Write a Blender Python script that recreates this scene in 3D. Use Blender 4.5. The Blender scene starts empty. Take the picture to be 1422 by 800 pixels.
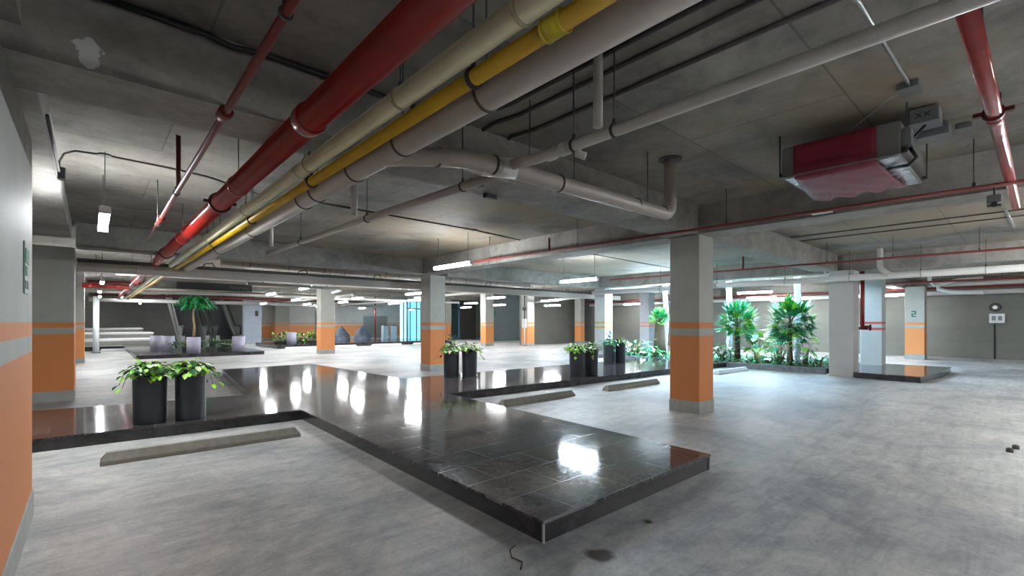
import bpy, math, random
from mathutils import Vector, Matrix
random.seed(7)
col = bpy.context.scene.collection
PI = math.pi
SLAB, SLAB2 = 3.06, 3.32      # underside of the slab near the camera / in the rear bays
EYE = 1.35

# ------------------------------------------------------------------ mesh helper
class MB:
    def __init__(s): s.v=[]; s.f=[]; s.m=[]; s.sm=[]
    def add(s, vs, fs, mi=0, smooth=False):
        o=len(s.v); s.v+= [tuple(v) for v in vs]
        for f in fs: s.f.append(tuple(i+o for i in f)); s.m.append(mi); s.sm.append(smooth)
        return s
    def box(s, x0,x1,y0,y1,z0,z1, mi=0, b=0.0):
        if b<=0:
            vs=[(x,y,z) for z in (z0,z1) for y in (y0,y1) for x in (x0,x1)]
            return s.add(vs,[(0,2,3,1),(4,5,7,6),(0,1,5,4),(2,6,7,3),(0,4,6,2),(1,3,7,5)],mi)
        # chamfered vertical + top edges
        def ring(z,i):
            return [(x0+i+b,y0+i,z),(x1-i-b,y0+i,z),(x1-i,y0+i+b,z),(x1-i,y1-i-b,z),(x1-i-b,y1-i,z),(x0+i+b,y1-i,z),(x0+i,y1-i-b,z),(x0+i,y0+i+b,z)]
        vs=ring(z0,0)+ring(z1-b,0)+ring(z1,b)
        fs=[tuple(range(7,-1,-1)),tuple(range(16,24))]
        for k in (0,8):
            for i in range(8): j=(i+1)%8; fs.append((k+i,k+j,k+8+j,k+8+i))
        return s.add(vs,fs,mi)
    def prism(s, poly, z0, z1, mi=0):
        n=len(poly); vs=[(x,y,z0) for x,y in poly]+[(x,y,z1) for x,y in poly]
        fs=[tuple(range(n-1,-1,-1)),tuple(range(n,2*n))]+[(i,(i+1)%n,n+(i+1)%n,n+i) for i in range(n)]
        return s.add(vs,fs,mi)
    def tube(s, pts, r, n=12, mi=0, caps=True, smooth=True):
        pts=[Vector(p) for p in pts]; rs=r if isinstance(r,(list,tuple)) else [r]*len(pts)
        vs=[]; up=None
        for i,p in enumerate(pts):
            a=pts[max(i-1,0)]; b=pts[min(i+1,len(pts)-1)]; d=(b-a).normalized()
            if up is None:
                up=Vector((0,0,1)) if abs(d.z)<.9 else Vector((1,0,0))
            u=(up-d*up.dot(d)).normalized(); w=d.cross(u); up=u
            for k in range(n):
                t=2*PI*k/n; vs.append(p+(u*math.cos(t)+w*math.sin(t))*rs[i])
        fs=[]
        for i in range(len(pts)-1):
            for k in range(n):
                k2=(k+1)%n; fs.append((i*n+k,i*n+k2,(i+1)*n+k2,(i+1)*n+k))
        s.add(vs,fs,mi,smooth)
        if caps:
            o=len(s.v)-len(vs)
            for f in (tuple(range(n-1,-1,-1)),tuple(range((len(pts)-1)*n,len(pts)*n))):
                s.f.append(tuple(i+o for i in f)); s.m.append(mi); s.sm.append(False)
        return s
    def lathe(s, prof, c, n=28, mi=0, smooth=True):
        vs=[]; 
        for r,z in prof:
            for k in range(n):
                t=2*PI*k/n; vs.append((c[0]+r*math.cos(t),c[1]+r*math.sin(t),c[2]+z))
        fs=[]
        for i in range(len(prof)-1):
            for k in range(n):
                k2=(k+1)%n; fs.append((i*n+k,i*n+k2,(i+1)*n+k2,(i+1)*n+k))
        s.add(vs,fs,mi,smooth)
        return s
    def ring(s, c, axis, R, r, n=20, m=6, mi=0):
        a=Vector(axis).normalized(); u=Vector((0,0,1)) if abs(a.z)<.9 else Vector((1,0,0)); u=(u-a*u.dot(a)).normalized(); w=a.cross(u); c=Vector(c)
        vs=[]
        for i in range(n):
            t=2*PI*i/n; d=u*math.cos(t)+w*math.sin(t)
            for j in range(m):
                q=2*PI*j/m; vs.append(c+d*(R+r*math.cos(q))+a*(r*1.8*math.sin(q)))
        fs=[(i*m+j,((i+1)%n)*m+j,((i+1)%n)*m+(j+1)%m,i*m+(j+1)%m) for i in range(n) for j in range(m)]
        return s.add(vs,fs,mi,True)
    def build(s, name, mats, parent=None, loc=None):
        me=bpy.data.meshes.new(name); me.from_pydata(s.v,[],s.f)
        if not isinstance(mats,(list,tuple)): mats=[mats]
        for m in mats: me.materials.append(m)
        me.polygons.foreach_set('material_index', s.m); me.polygons.foreach_set('use_smooth', s.sm)
        me.update()
        o=bpy.data.objects.new(name,me); col.objects.link(o)
        if parent: o.parent=parent
        if loc is not None: o.location=loc
        return o

def tag(o,label=None,cat=None,group=None,kind=None):
    if label: o['label']=label
    if cat: o['category']=cat
    if group: o['group']=group
    if kind: o['kind']=kind
    return o
def thing(name,label,cat,loc=(0,0,0),group=None,rz=0):
    o=bpy.data.objects.new(name,None); col.objects.link(o); o.location=loc; o.rotation_euler=(0,0,rz); o.empty_display_size=.1
    return tag(o,label,cat,group)
def copy_tree(o,parent=None):
    c=o.copy(); col.objects.link(c); c.parent=parent
    for ch in list(o.children): copy_tree(ch,c)
    return c

# ------------------------------------------------------------------ materials
def lin(c): return tuple(((x/255)/12.92 if x/255<=.04045 else ((x/255+.055)/1.055)**2.4) for x in c)
def mat(name, rgb=(.5,.5,.5), rough=.6, metal=0, noise=0, scale=8, emit=None, estr=1, bump=0, spec=None, trans=0, alpha=1):
    m=bpy.data.materials.new(name); m.use_nodes=True; nt=m.node_tree; b=nt.nodes['Principled BSDF']
    b.inputs['Base Color'].default_value=(*rgb,1); b.inputs['Roughness'].default_value=rough; b.inputs['Metallic'].default_value=metal
    if spec is not None: b.inputs['Specular IOR Level'].default_value=spec
    if trans: b.inputs['Transmission Weight'].default_value=trans
    if alpha<1: b.inputs['Alpha'].default_value=alpha
    if emit: b.inputs['Emission Color'].default_value=(*emit,1); b.inputs['Emission Strength'].default_value=estr
    if noise or bump:
        tc=nt.nodes.new('ShaderNodeTexCoord'); n=nt.nodes.new('ShaderNodeTexNoise'); n.inputs['Scale'].default_value=scale; n.inputs['Detail'].default_value=6
        nt.links.new(tc.outputs['Object'],n.inputs['Vector'])
        if noise:
            r=nt.nodes.new('ShaderNodeValToRGB'); r.color_ramp.elements[0].position=.3; r.color_ramp.elements[1].position=.7
            r.color_ramp.elements[0].color=(*[c*(1-noise) for c in rgb],1); r.color_ramp.elements[1].color=(*[min(1,c*(1+noise)) for c in rgb],1)
            nt.links.new(n.outputs['Fac'],r.inputs['Fac']); nt.links.new(r.outputs['Color'],b.inputs['Base Color'])
        if bump:
            bp=nt.nodes.new('ShaderNodeBump'); bp.inputs['Strength'].default_value=bump; bp.inputs['Distance'].default_value=.02
            nt.links.new(n.outputs['Fac'],bp.inputs['Height']); nt.links.new(bp.outputs['Normal'],b.inputs['Normal'])
    return m

class NT:   # tiny node-graph helper
    def __init__(s,name):
        s.m=bpy.data.materials.new(name); s.m.use_nodes=True; s.t=s.m.node_tree; s.b=s.t.nodes['Principled BSDF']
        s.tc=s.t.nodes.new('ShaderNodeTexCoord'); s.co=s.tc.outputs['Object']
        geo=s.t.nodes.new('ShaderNodeNewGeometry'); s.pos=geo.outputs['Position']; s.nor=geo.outputs['Normal']
    def link(s,a,b): s.t.links.new(a,b)
    def mapping(s,scale=(1,1,1),loc=(0,0,0),rot=(0,0,0),src=None):
        n=s.t.nodes.new('ShaderNodeMapping'); n.inputs['Scale'].default_value=scale; n.inputs['Location'].default_value=loc; n.inputs['Rotation'].default_value=rot
        s.link(src or s.pos,n.inputs['Vector']); return n.outputs['Vector']
    def noise(s,scale,detail=5,rough=.6,src=None,dist=0):
        n=s.t.nodes.new('ShaderNodeTexNoise'); n.inputs['Scale'].default_value=scale; n.inputs['Detail'].default_value=detail; n.inputs['Roughness'].default_value=rough; n.inputs['Distortion'].default_value=dist
        s.link(src or s.pos,n.inputs['Vector']); return n.outputs['Fac']
    def ramp(s,fac,stops,interp='LINEAR'):
        r=s.t.nodes.new('ShaderNodeValToRGB'); cr=r.color_ramp; cr.interpolation=interp
        while len(cr.elements)<len(stops): cr.elements.new(.5)
        for e,(p,c) in zip(cr.elements,stops):
            e.position=p; e.color=(*c,1) if len(c)==3 else c
        s.link(fac,r.inputs['Fac']); return r.outputs['Color']
    def mix(s,fac,a,b,mode='MIX'):
        n=s.t.nodes.new('ShaderNodeMix'); n.data_type='RGBA'; n.blend_type=mode
        for sock,val in ((n.inputs[0],fac),(n.inputs[6],a),(n.inputs[7],b)):
            if isinstance(val,(int,float)): sock.default_value=val
            elif isinstance(val,tuple): sock.default_value=(*val,1)
            else: s.link(val,sock)
        return n.outputs[2]
    def math(s,op,a,b=0,c=None):
        n=s.t.nodes.new('ShaderNodeMath'); n.operation=op
        for i,val in enumerate((a,b) if c is None else (a,b,c)):
            if isinstance(val,(int,float)): n.inputs[i].default_value=val
            else: s.link(val,n.inputs[i])
        return n.outputs[0]
    def xyz(s,src=None):
        n=s.t.nodes.new('ShaderNodeSeparateXYZ'); s.link(src or s.pos,n.inputs[0]); return n.outputs
    def bump(s,h,strength=.3,dist=.02):
        n=s.t.nodes.new('ShaderNodeBump'); n.inputs['Strength'].default_value=strength; n.inputs['Distance'].default_value=dist
        s.link(h,n.inputs['Height']); s.link(n.outputs['Normal'],s.b.inputs['Normal'])
    def base(s,c): s.link(c,s.b.inputs['Base Color'])
    def rough(s,v):
        if isinstance(v,(int,float)): s.b.inputs['Roughness'].default_value=v
        else: s.link(v,s.b.inputs['Roughness'])

def floor_mat():
    g=NT('screeded_concrete_floor')
    a=g.noise(.55,8,.65,dist=.6); b=g.noise(3.2,10,.7,dist=1.2); c=g.noise(40,4,.6)
    base=g.ramp(a,[(.36,(.27,.275,.285)),(.46,(.40,.40,.402)),(.58,(.52,.515,.50))])
    m=g.ramp(b,[(.34,(.72,.73,.75)),(.5,(.95,.95,.95)),(.66,(1.12,1.11,1.08))])
    base=g.mix(1,base,m,'MULTIPLY')
    sp=g.ramp(c,[(.3,(.9,.9,.9)),(.7,(1.06,1.06,1.06))]); base=g.mix(1,base,sp,'MULTIPLY')
    # trowel streaks
    st=g.noise(1,6,.7,src=g.mapping((1.2,7,1),rot=(0,0,.5)),dist=1.0)
    base=g.mix(1,base,g.ramp(st,[(.38,(.8,.81,.83)),(.52,(1,1,1)),(.64,(1.07,1.06,1.05))]),'MULTIPLY')
    # older, darker pour this side of a wandering joint
    q=g.xyz(); wob=g.math('MULTIPLY',g.math('SUBTRACT',g.noise(2.5,6,.7),.5),1.6)
    jx=g.ramp(g.math('ADD',g.math('MULTIPLY',g.math('SUBTRACT',4.75,g.math('ADD',q[0],wob)),1.2),.5),[(.2,(0,0,0)),(.8,(1,1,1))])
    jy=g.ramp(g.math('ADD',g.math('MULTIPLY',g.math('SUBTRACT',2.3,g.math('ADD',q[1],wob)),1.2),.5),[(.2,(0,0,0)),(.8,(1,1,1))])
    jm=g.mix(1,jx,jy,'MULTIPLY'); base=g.mix(jm,base,g.mix(1,base,(.84,.85,.87),'MULTIPLY'))
    fine=g.noise(14,10,.8,dist=.8); base=g.mix(1,base,g.ramp(fine,[(.34,(.86,.86,.87)),(.5,(1.03,1.03,1.02)),(.66,(1.14,1.13,1.11))]),'MULTIPLY')
    # oil stain
    d=g.t.nodes.new('ShaderNodeVectorMath'); d.operation='DISTANCE'
    w=g.t.nodes.new('ShaderNodeVectorMath'); w.operation='ADD'
    nz=g.t.nodes.new('ShaderNodeTexNoise'); nz.inputs['Scale'].default_value=14; g.link(g.pos,nz.inputs['Vector'])
    sc=g.t.nodes.new('ShaderNodeVectorMath'); sc.operation='SCALE'; sc.inputs['Scale'].default_value=.09
    g.link(nz.outputs['Color'],sc.inputs[0]); g.link(g.pos,w.inputs[0]); g.link(sc.outputs[0],w.inputs[1])
    g.link(w.outputs[0],d.inputs[0]); d.inputs[1].default_value=(2.24,1.72,.045)
    msk=g.ramp(d.outputs['Value'],[(.06,(1,1,1)),(.10,(0,0,0))])
    base=g.mix(g.math('MULTIPLY',msk,.92),base,(.03,.024,.018))
    g.base(base); g.rough(g.ramp(b,[(.3,(.42,)*3),(.7,(.62,)*3)]))
    g.bump(c,.12,.01); return g.m
def ceil_mat(name='cast_concrete_soffit',lo=(.13,.124,.112),hi=(.33,.315,.285),warm=.8):
    g=NT(name)
    a=g.noise(.8,8,.62,dist=.8); b=g.noise(4,9,.7,dist=.5)
    base=g.ramp(a,[(.33,lo),(.5,tuple((x+y)/2 for x,y in zip(lo,hi))),(.68,hi)])
    base=g.mix(1,base,g.ramp(b,[(.33,(.72,.72,.74)),(.5,(1,1,1)),(.64,(1.1,1.08,1.04))]),'MULTIPLY')
    w=g.noise(.45,3,.5); wx=g.math('MULTIPLY',g.ramp(w,[(.41,(0,0,0)),(.56,(warm,warm,warm))]),g.ramp(g.math('MULTIPLY',g.xyz()[0],.1),[(.2,(.12,)*3),(.38,(1,1,1))])); base=g.mix(wx,base,(.34,.275,.195))
    # formwork joints: plywood 1.22 x 2.44
    br=g.t.nodes.new('ShaderNodeTexBrick'); br.inputs['Scale'].default_value=1; br.inputs['Brick Width'].default_value=2.44; br.inputs['Row Height'].default_value=1.22
    br.inputs['Mortar Size'].default_value=.008; br.inputs['Color1'].default_value=(1,1,1,1); br.inputs['Color2'].default_value=(.84,.84,.86,1); br.inputs['Mortar'].default_value=(.6,.6,.6,1)
    g.link(g.mapping(loc=(.7,.3,0)),br.inputs['Vector']); base=g.mix(1,base,br.outputs['Color'],'MULTIPLY')
    g.base(base); g.rough(.75); g.bump(b,.25,.02); return g.m
def beam_mat():
    g=NT('beam_concrete')
    a=g.noise(1.4,8,.65,dist=.6); b=g.noise(9,6,.7)
    base=g.ramp(a,[(.34,(.20,.19,.175)),(.5,(.28,.268,.25)),(.66,(.35,.335,.31))])
    base=g.mix(1,base,g.ramp(b,[(.35,(.85,.85,.86)),(.65,(1.08,1.07,1.05))]),'MULTIPLY')
    # bare plaster patch on the beam beside the pillar
    d=g.t.nodes.new('ShaderNodeVectorMath'); d.operation='DISTANCE'
    mp=g.mapping((1.0,1,.75)); ad=g.t.nodes.new('ShaderNodeVectorMath'); ad.operation='ADD'; 
    nz=g.t.nodes.new('ShaderNodeTexNoise'); nz.inputs['Scale'].default_value=16; g.link(g.pos,nz.inputs['Vector'])
    sc=g.t.nodes.new('ShaderNodeVectorMath'); sc.operation='SCALE'; sc.inputs['Scale'].default_value=.12
    g.link(nz.outputs['Color'],sc.inputs[0]); g.link(mp,ad.inputs[0]); g.link(sc.outputs[0],ad.inputs[1]); g.link(ad.outputs[0],d.inputs[0]); d.inputs[1].default_value=(.05,3.31,2.12)
    base=g.mix(g.ramp(d.outputs['Value'],[(.05,(1,)*3),(.053,(0,0,0))]),base,(.62,.62,.60))
    g.base(base); g.rough(.8); g.bump(b,.2,.015); return g.m
def banded_mat(name,grey,orange,bare=None,style='block',edge=1.15):
    """painted column: dado + stripe by true height, bare concrete above 'bare'"""
    g=NT(name); z=g.xyz()[2]
    n=g.noise(3,5,.6); gc=g.mix(1,grey,g.ramp(n,[(.3,(.93,.93,.93)),(.7,(1.05,1.05,1.04))]),'MULTIPLY')
    def between(a,b): return g.math('MULTIPLY',g.math('GREATER_THAN',z,a),g.math('LESS_THAN',z,b))
    if style=='block': f=g.math('ADD',between(.18,edge),between(edge+.11,edge+.2))
    elif style=='lines': f=g.math('ADD',between(1.13,1.2),between(1.3,1.37))
    else: f=None
    c=g.mix(f,gc,orange) if f is not None else gc
    if bare:
        c=g.mix(g.math('GREATER_THAN',z,bare),c,g.ramp(g.noise(2,8,.65),[(.35,(.13,.12,.105)),(.65,(.25,.235,.21))]))
    g.base(c); g.rough(.6); g.bump(g.noise(60,3),.05,.005); return g.m
def tile_mat():
    g=NT('polished_dark_slate_tiles')
    br=g.t.nodes.new('ShaderNodeTexBrick'); br.inputs['Scale'].default_value=1; br.inputs['Brick Width'].default_value=.6; br.inputs['Row Height'].default_value=.4
    br.inputs['Mortar Size'].default_value=.005; br.inputs['Mortar Smooth'].default_value=.2; br.inputs['Bias'].default_value=-.15
    br.inputs['Color1'].default_value=(.012,.012,.014,1); br.inputs['Color2'].default_value=(.055,.052,.056,1); br.inputs['Mortar'].default_value=(.19,.19,.2,1)
    g.link(g.mapping(loc=(.05,.02,0)),br.inputs['Vector'])
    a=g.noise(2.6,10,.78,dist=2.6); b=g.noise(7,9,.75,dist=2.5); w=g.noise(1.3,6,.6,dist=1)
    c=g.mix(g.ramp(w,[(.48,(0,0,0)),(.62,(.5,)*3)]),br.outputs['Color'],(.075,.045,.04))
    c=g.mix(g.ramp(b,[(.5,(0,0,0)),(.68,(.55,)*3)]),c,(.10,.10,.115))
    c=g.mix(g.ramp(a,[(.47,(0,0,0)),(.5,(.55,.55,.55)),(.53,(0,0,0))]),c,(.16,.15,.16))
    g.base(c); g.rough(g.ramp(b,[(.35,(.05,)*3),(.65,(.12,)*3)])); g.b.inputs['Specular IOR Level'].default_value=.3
    h=g.math('ADD',g.math('MULTIPLY',br.outputs['Fac'],-.6),g.math('MULTIPLY',b,.10)); g.bump(h,.04,.006); return g.m
def wall_mat(name,rgb,dado=None):
    g=NT(name); n=g.noise(1.2,5,.6)
    c=g.mix(1,rgb,g.ramp(n,[(.3,(.9,.9,.9)),(.7,(1.06,1.06,1.06))]),'MULTIPLY')
    if dado:
        z=g.xyz()[2]; c=g.mix(g.math('ADD',g.math('MULTIPLY',g.math('GREATER_THAN',z,.18),g.math('LESS_THAN',z,1.1)),g.math('MULTIPLY',g.math('GREATER_THAN',z,1.2),g.math('LESS_THAN',z,1.3))),c,dado)
    # faint joints of block coursing
    br=g.t.nodes.new('ShaderNodeTexBrick'); br.inputs['Scale'].default_value=1; br.inputs['Brick Width'].default_value=1.2; br.inputs['Row Height'].default_value=.6; br.inputs['Mortar Size'].default_value=.006
    br.inputs['Color1'].default_value=(1,1,1,1); br.inputs['Color2'].default_value=(1,1,1,1); br.inputs['Mortar'].default_value=(.94,.94,.94,1)
    g.link(g.mapping(rot=(PI/2,0,0)),br.inputs['Vector']); c=g.mix(1,c,br.outputs['Color'],'MULTIPLY')
    g.base(c); g.rough(.7); return g.m

ORANGE=(.60,.205,.058)
GREY=(.36,.36,.325)
M=dict(
 floor=floor_mat(), ceil=ceil_mat(), beam=beam_mat(), tile=tile_mat(),
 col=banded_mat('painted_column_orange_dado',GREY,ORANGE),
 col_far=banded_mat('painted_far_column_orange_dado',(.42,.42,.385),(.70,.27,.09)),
 col_dark=banded_mat('painted_column_orange_dado_shade_darkened',(.20,.20,.18),(.42,.16,.06)),  # darker copy of the column paint, shade put into its colours
 pillar=banded_mat('painted_pillar_bare_top',(.36,.37,.35),ORANGE,bare=2.42),
 col_plain=banded_mat('plain_grey_column',(.42,.41,.40),ORANGE,style='none'),
 col_red=banded_mat('column_two_red_stripes',(.47,.50,.50),(.55,.09,.07),style='lines'),
 col_yel=banded_mat('column_two_ochre_stripes',(.47,.50,.50),(.50,.33,.06),style='lines'),
 col_pink=banded_mat('column_two_orange_stripes',(.40,.42,.45),(.62,.22,.13),style='lines'),
 plinth=mat('plinth_grey_paint',(.33,.33,.31),.5,noise=.1,scale=6),
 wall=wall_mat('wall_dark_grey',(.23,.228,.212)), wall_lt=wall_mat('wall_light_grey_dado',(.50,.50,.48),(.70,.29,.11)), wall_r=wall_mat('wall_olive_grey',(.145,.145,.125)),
 red=mat('red_gloss_pipe_paint',(.23,.013,.009),.25,noise=.12,scale=5,spec=.6),
 redpink=mat('faded_red_gloss_pipe_paint',(.40,.06,.055),.2,noise=.15,scale=6,spec=.7),
 redmatt=mat('dark_red_pipe_paint',(.16,.02,.016),.4),
 darkred=mat('oxide_red_clamp',(.09,.008,.006),.35),
 cream=mat('cream_pipe_paint',(.60,.55,.37),.4,noise=.08,scale=4),
 creamband=mat('cream_joint_shade',(.42,.38,.25),.5),
 yellow=mat('yellow_gas_pipe_paint',(.47,.27,.01),.38,noise=.12,scale=7),
 yellow2=mat('bright_yellow_sleeve',(.55,.45,.02),.4,noise=.15,scale=10),
 pvc=mat('grey_beige_pvc',(.40,.355,.32),.38,noise=.06,scale=3),
 pvclt=mat('pale_pvc',(.52,.50,.47),.35,noise=.07,scale=5),
 white=mat('off_white_pipe',(.6,.6,.58),.35),
 steel=mat('dull_steel_rod',(.09,.095,.09),.5,metal=.6),
 black=mat('black_plastic',(.012,.012,.013),.4),
 dark=mat('dark_conduit',(.055,.05,.045),.55),
 galv=mat('galvanised_conduit',(.38,.39,.39),.35,metal=.7),
 boxgrey=mat('grey_metal_box',(.17,.18,.185),.4,metal=.3,noise=.08),
 unit=mat('unit_sheet_metal',(.20,.20,.195),.4,metal=.4,noise=.08,scale=3),
 unitlt=mat('unit_under_panel_zinc',(.48,.52,.56),.25,metal=.6,noise=.15,scale=8,bump=.2),
 film=mat('red_plastic_film',(.20,.022,.04),.34,noise=.2,scale=4,spec=.3),
 pot=mat('charcoal_planter_glaze',(.026,.029,.036),.38,noise=.15,scale=5),
 potgrey=mat('pale_violet_grey_planter',(.36,.35,.44),.5,noise=.05),
 soil=mat('dark_soil',(.03,.02,.014),.9,noise=.4,scale=30,bump=.6),
 leaf=mat('leaf_mid_green',(.055,.22,.018),.35,noise=.35,scale=14),
 leafd=mat('leaf_dark_green',(.018,.085,.018),.35,noise=.3,scale=12),
 leafl=mat('leaf_lime_green',(.27,.60,.05),.38,noise=.25,scale=14),
 leafw=mat('leaf_cream_variegation',(.55,.62,.40),.4,noise=.2,scale=20),
 leafb=mat('leaf_blue_green',(.05,.34,.20),.33,noise=.35,scale=10),
 leafe=mat('leaf_emerald',(.03,.32,.07),.33,noise=.35,scale=8),
 stem=mat('green_brown_stem',(.12,.11,.035),.6,noise=.2,scale=20),
 trunk=mat('fibrous_brown_trunk',(.075,.05,.032),.9,noise=.4,scale=25,bump=.7),
 trunkpale=mat('pale_lilac_ringed_trunk',(.42,.42,.52),.6,noise=.25,scale=12,bump=.3),
 bark=mat('tan_bark',(.30,.21,.11),.8,noise=.3,scale=20,bump=.4),
 stop=mat('cast_concrete_stop',(.28,.27,.24),.75,noise=.15,scale=12,bump=.3),
 stopw=mat('white_painted_stop',(.62,.62,.62),.6,noise=.08,scale=8),
 curb=mat('blue_grey_stone_curb',(.16,.17,.19),.35,noise=.35,scale=9),
 pale=mat('pale_kerb_paint',(.68,.69,.70),.6,noise=.08),
 sidetile=mat('dark_marble_riser',(.022,.020,.022),.22,noise=.6,scale=6,spec=.6),
 trim=mat('pale_corner_trim',(.32,.32,.33),.5),
 housing=mat('lamp_housing_white',(.7,.7,.7),.4),
 glass=mat('lobby_glass',(.55,.8,.9),.05,trans=1,spec=.5),
 glow=mat('lobby_daylight_panel',(.3,.55,.65),.5,emit=(.32,.72,.9),estr=1.0),
 frame=mat('blue_grey_aluminium',(.14,.2,.26),.35,metal=.4),
 esc=mat('escalator_panel',(.30,.31,.30),.3,metal=.5,noise=.1), escstep=mat('escalator_step',(.07,.073,.078),.4,metal=.3),
 rubber=mat('handrail_rubber',(.015,.015,.017),.4),
 green=mat('sign_green',(.01,.16,.07),.5), signwhite=mat('sign_white',(.8,.8,.8),.5),
 tarp=mat('blue_grey_tarp',(.14,.17,.24),.5,noise=.4,scale=5,bump=.6),
 paleblue=mat('pale_blue_cladding',(.40,.47,.55),.45,noise=.06,scale=3),
 whitepost=mat('white_gloss_post',(.75,.78,.8),.3),
)
def emit_mat(name,rgb,s):
    m=bpy.data.materials.new(name); m.use_nodes=True; nt=m.node_tree; nt.nodes.clear()
    e=nt.nodes.new('ShaderNodeEmission'); e.inputs[0].default_value=(*rgb,1); e.inputs[1].default_value=s
    o=nt.nodes.new('ShaderNodeOutputMaterial'); nt.links.new(e.outputs[0],o.inputs[0]); return m
TUBE=emit_mat('fluorescent_tube_light',(.95,.98,1),98)
TUBEC=emit_mat('cool_fluorescent_tube_light',(.72,.88,1),170)

# ------------------------------------------------------------------ the shell
def struct(name,mb,m,label=None):
    o=mb.build(name,m); o['kind']='structure'
    if label: o['label']=label
    return o
XL,XR,YB,YF=-1.25,24.6,-7.0,47.0
struct('floor',MB().box(-5,31,YB-.2,YF+.5,-.25,0),M['floor'],'stained screeded concrete garage floor')
cl=MB()
WX0,WX1,WY0,WY1=14.95,17.6,3.9,10.8
cl.box(-5,31,YB-.2,WY0,SLAB,SLAB+.3); cl.box(-5,WX0,WY0,WY1,SLAB,SLAB+.3); cl.box(WX1,31,WY0,WY1,SLAB,SLAB+.3); cl.box(-5,31,WY1,11.3,SLAB,SLAB+.3)
cl.box(-5,31,11.3,36.0,SLAB2,SLAB2+.2); cl.box(-5,3.7,36.0,YF+.5,SLAB2,SLAB2+.2); cl.box(8.6,31,36.0,YF+.5,SLAB2,SLAB2+.2)
struct('ceiling',cl,M['ceil'],'stained cast concrete slab overhead')
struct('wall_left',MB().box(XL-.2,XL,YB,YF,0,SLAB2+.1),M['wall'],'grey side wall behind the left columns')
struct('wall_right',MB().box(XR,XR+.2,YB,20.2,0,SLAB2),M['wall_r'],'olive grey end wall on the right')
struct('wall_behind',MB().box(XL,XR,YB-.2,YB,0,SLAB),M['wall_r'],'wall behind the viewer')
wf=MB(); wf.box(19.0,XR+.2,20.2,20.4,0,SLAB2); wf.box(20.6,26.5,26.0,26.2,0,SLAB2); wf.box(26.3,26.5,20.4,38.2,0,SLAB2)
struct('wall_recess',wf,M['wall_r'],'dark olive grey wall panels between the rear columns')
wb=MB(); wb.box(8.9,17.2,38,38.2,0,SLAB2); wb.box(19.5,26.5,38,38.2,0,SLAB2); wb.box(17.2,19.5,38,38.2,1.9,SLAB2)
struct('wall_back',wb,M['wall_lt'],'light grey rear wall with an orange dado')
wf2=MB(); wf2.box(XL,8.9,YF,YF+.2,0,SLAB2+3); wf2.box(8.9,9.1,38.2,YF,0,SLAB2+3); wf2.box(8.9,9.1,35.8,38.2,SLAB2+.19,SLAB2+3); wf2.box(8.6,8.9,35.8,YF,SLAB2+.1,SLAB2+.3); wf2.box(3.5,3.7,36,YF,SLAB2,SLAB2+3); wf2.box(3.5,8.9,35.8,36,SLAB2+.2,SLAB2+3)
struct('wall_far',wf2,M['wall'],'dark grey far wall beyond the escalators')
struct('ceiling_shaft',MB().box(3.5,9.1,35.8,YF,SLAB2+3,SLAB2+3.1),M['black'],'dark top of the escalator shaft')
dn=MB().box(13.2,14.6,37.94,38.0,0,2.3); dn.box(13.25,14.55,37.92,37.95,.05,2.25)
struct('door_1',dn,mat('door_grey_paint',(.25,.25,.25),.5),'grey metal door in the rear wall')
struct('wall_niche',MB().box(17.0,19.7,39.6,39.8,0,2.2).box(16.8,17.2,38.2,39.6,0,2.2).box(19.5,19.9,38.2,39.6,0,2.2),M['wall'],'dark recess behind the opening in the rear wall')

# beams
beams=[
 ('left beam',(-.95,-.25,3.75,10.9,2.78,SLAB),'short concrete beam running back from the near left pillar'),
 ('b0',(-.95,-.25,YB,3.25,2.78,SLAB),'concrete beam over the huge left pillar'),
 ('b1a',(-.95,6.6,3.25,3.75,2.65,SLAB),'wide concrete beam crossing under the red and cream pipes'),
 ('b1b',(7.1,14.0,3.25,3.75,2.65,SLAB),'concrete beam from the near orange column towards the planted bed'),
 ('b1c',(14.4,24.6,3.2,3.6,2.65,SLAB),'concrete beam from the plain grey column to the right wall'),
 ('b2a',(-.2,6.9,10.9,11.35,2.65,SLAB2),'concrete beam behind the large grey duct, left of the second column'),
 ('b2b',(7.4,24.6,10.9,11.35,2.65,SLAB2),'blue-lit concrete beam right of the second column'),
 ('b3',(6.6,7.1,3.75,10.9,2.65,SLAB),'concrete beam between the near and second orange columns'),
 ('b4',(6.62,7.1,YB,3.25,2.65,SLAB),'concrete beam above the thin red pipe at right'),
 ('b5',(14.3,14.8,3.75,10.9,2.65,SLAB),'concrete beam above the planted bed'),
 ('b5b',(14.3,14.8,YB,3.2,2.65,SLAB),'concrete beam near the elbowed white drain at right'),
 ('b6',(-.2,24.5,20.1,20.6,3.0,SLAB2),'long concrete beam across the rear bays'),
 ('b7',(-1,26.2,28.6,29.1,3.05,SLAB2),'farthest concrete beam across the rear of the garage'),
 ('b8',(6.9,7.3,11.35,20.1,2.95,SLAB2),'concrete beam running back above the third orange column'),
 ('b9',(14.6,15.0,11.35,20.1,2.95,SLAB2),'concrete beam running back above the ochre striped column'),
]
for k,(n,b,l) in enumerate(beams):
    o=MB().box(*b).build('ceiling_beam',M['beam']); tag(o,l,'beam',kind='structure')

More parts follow.
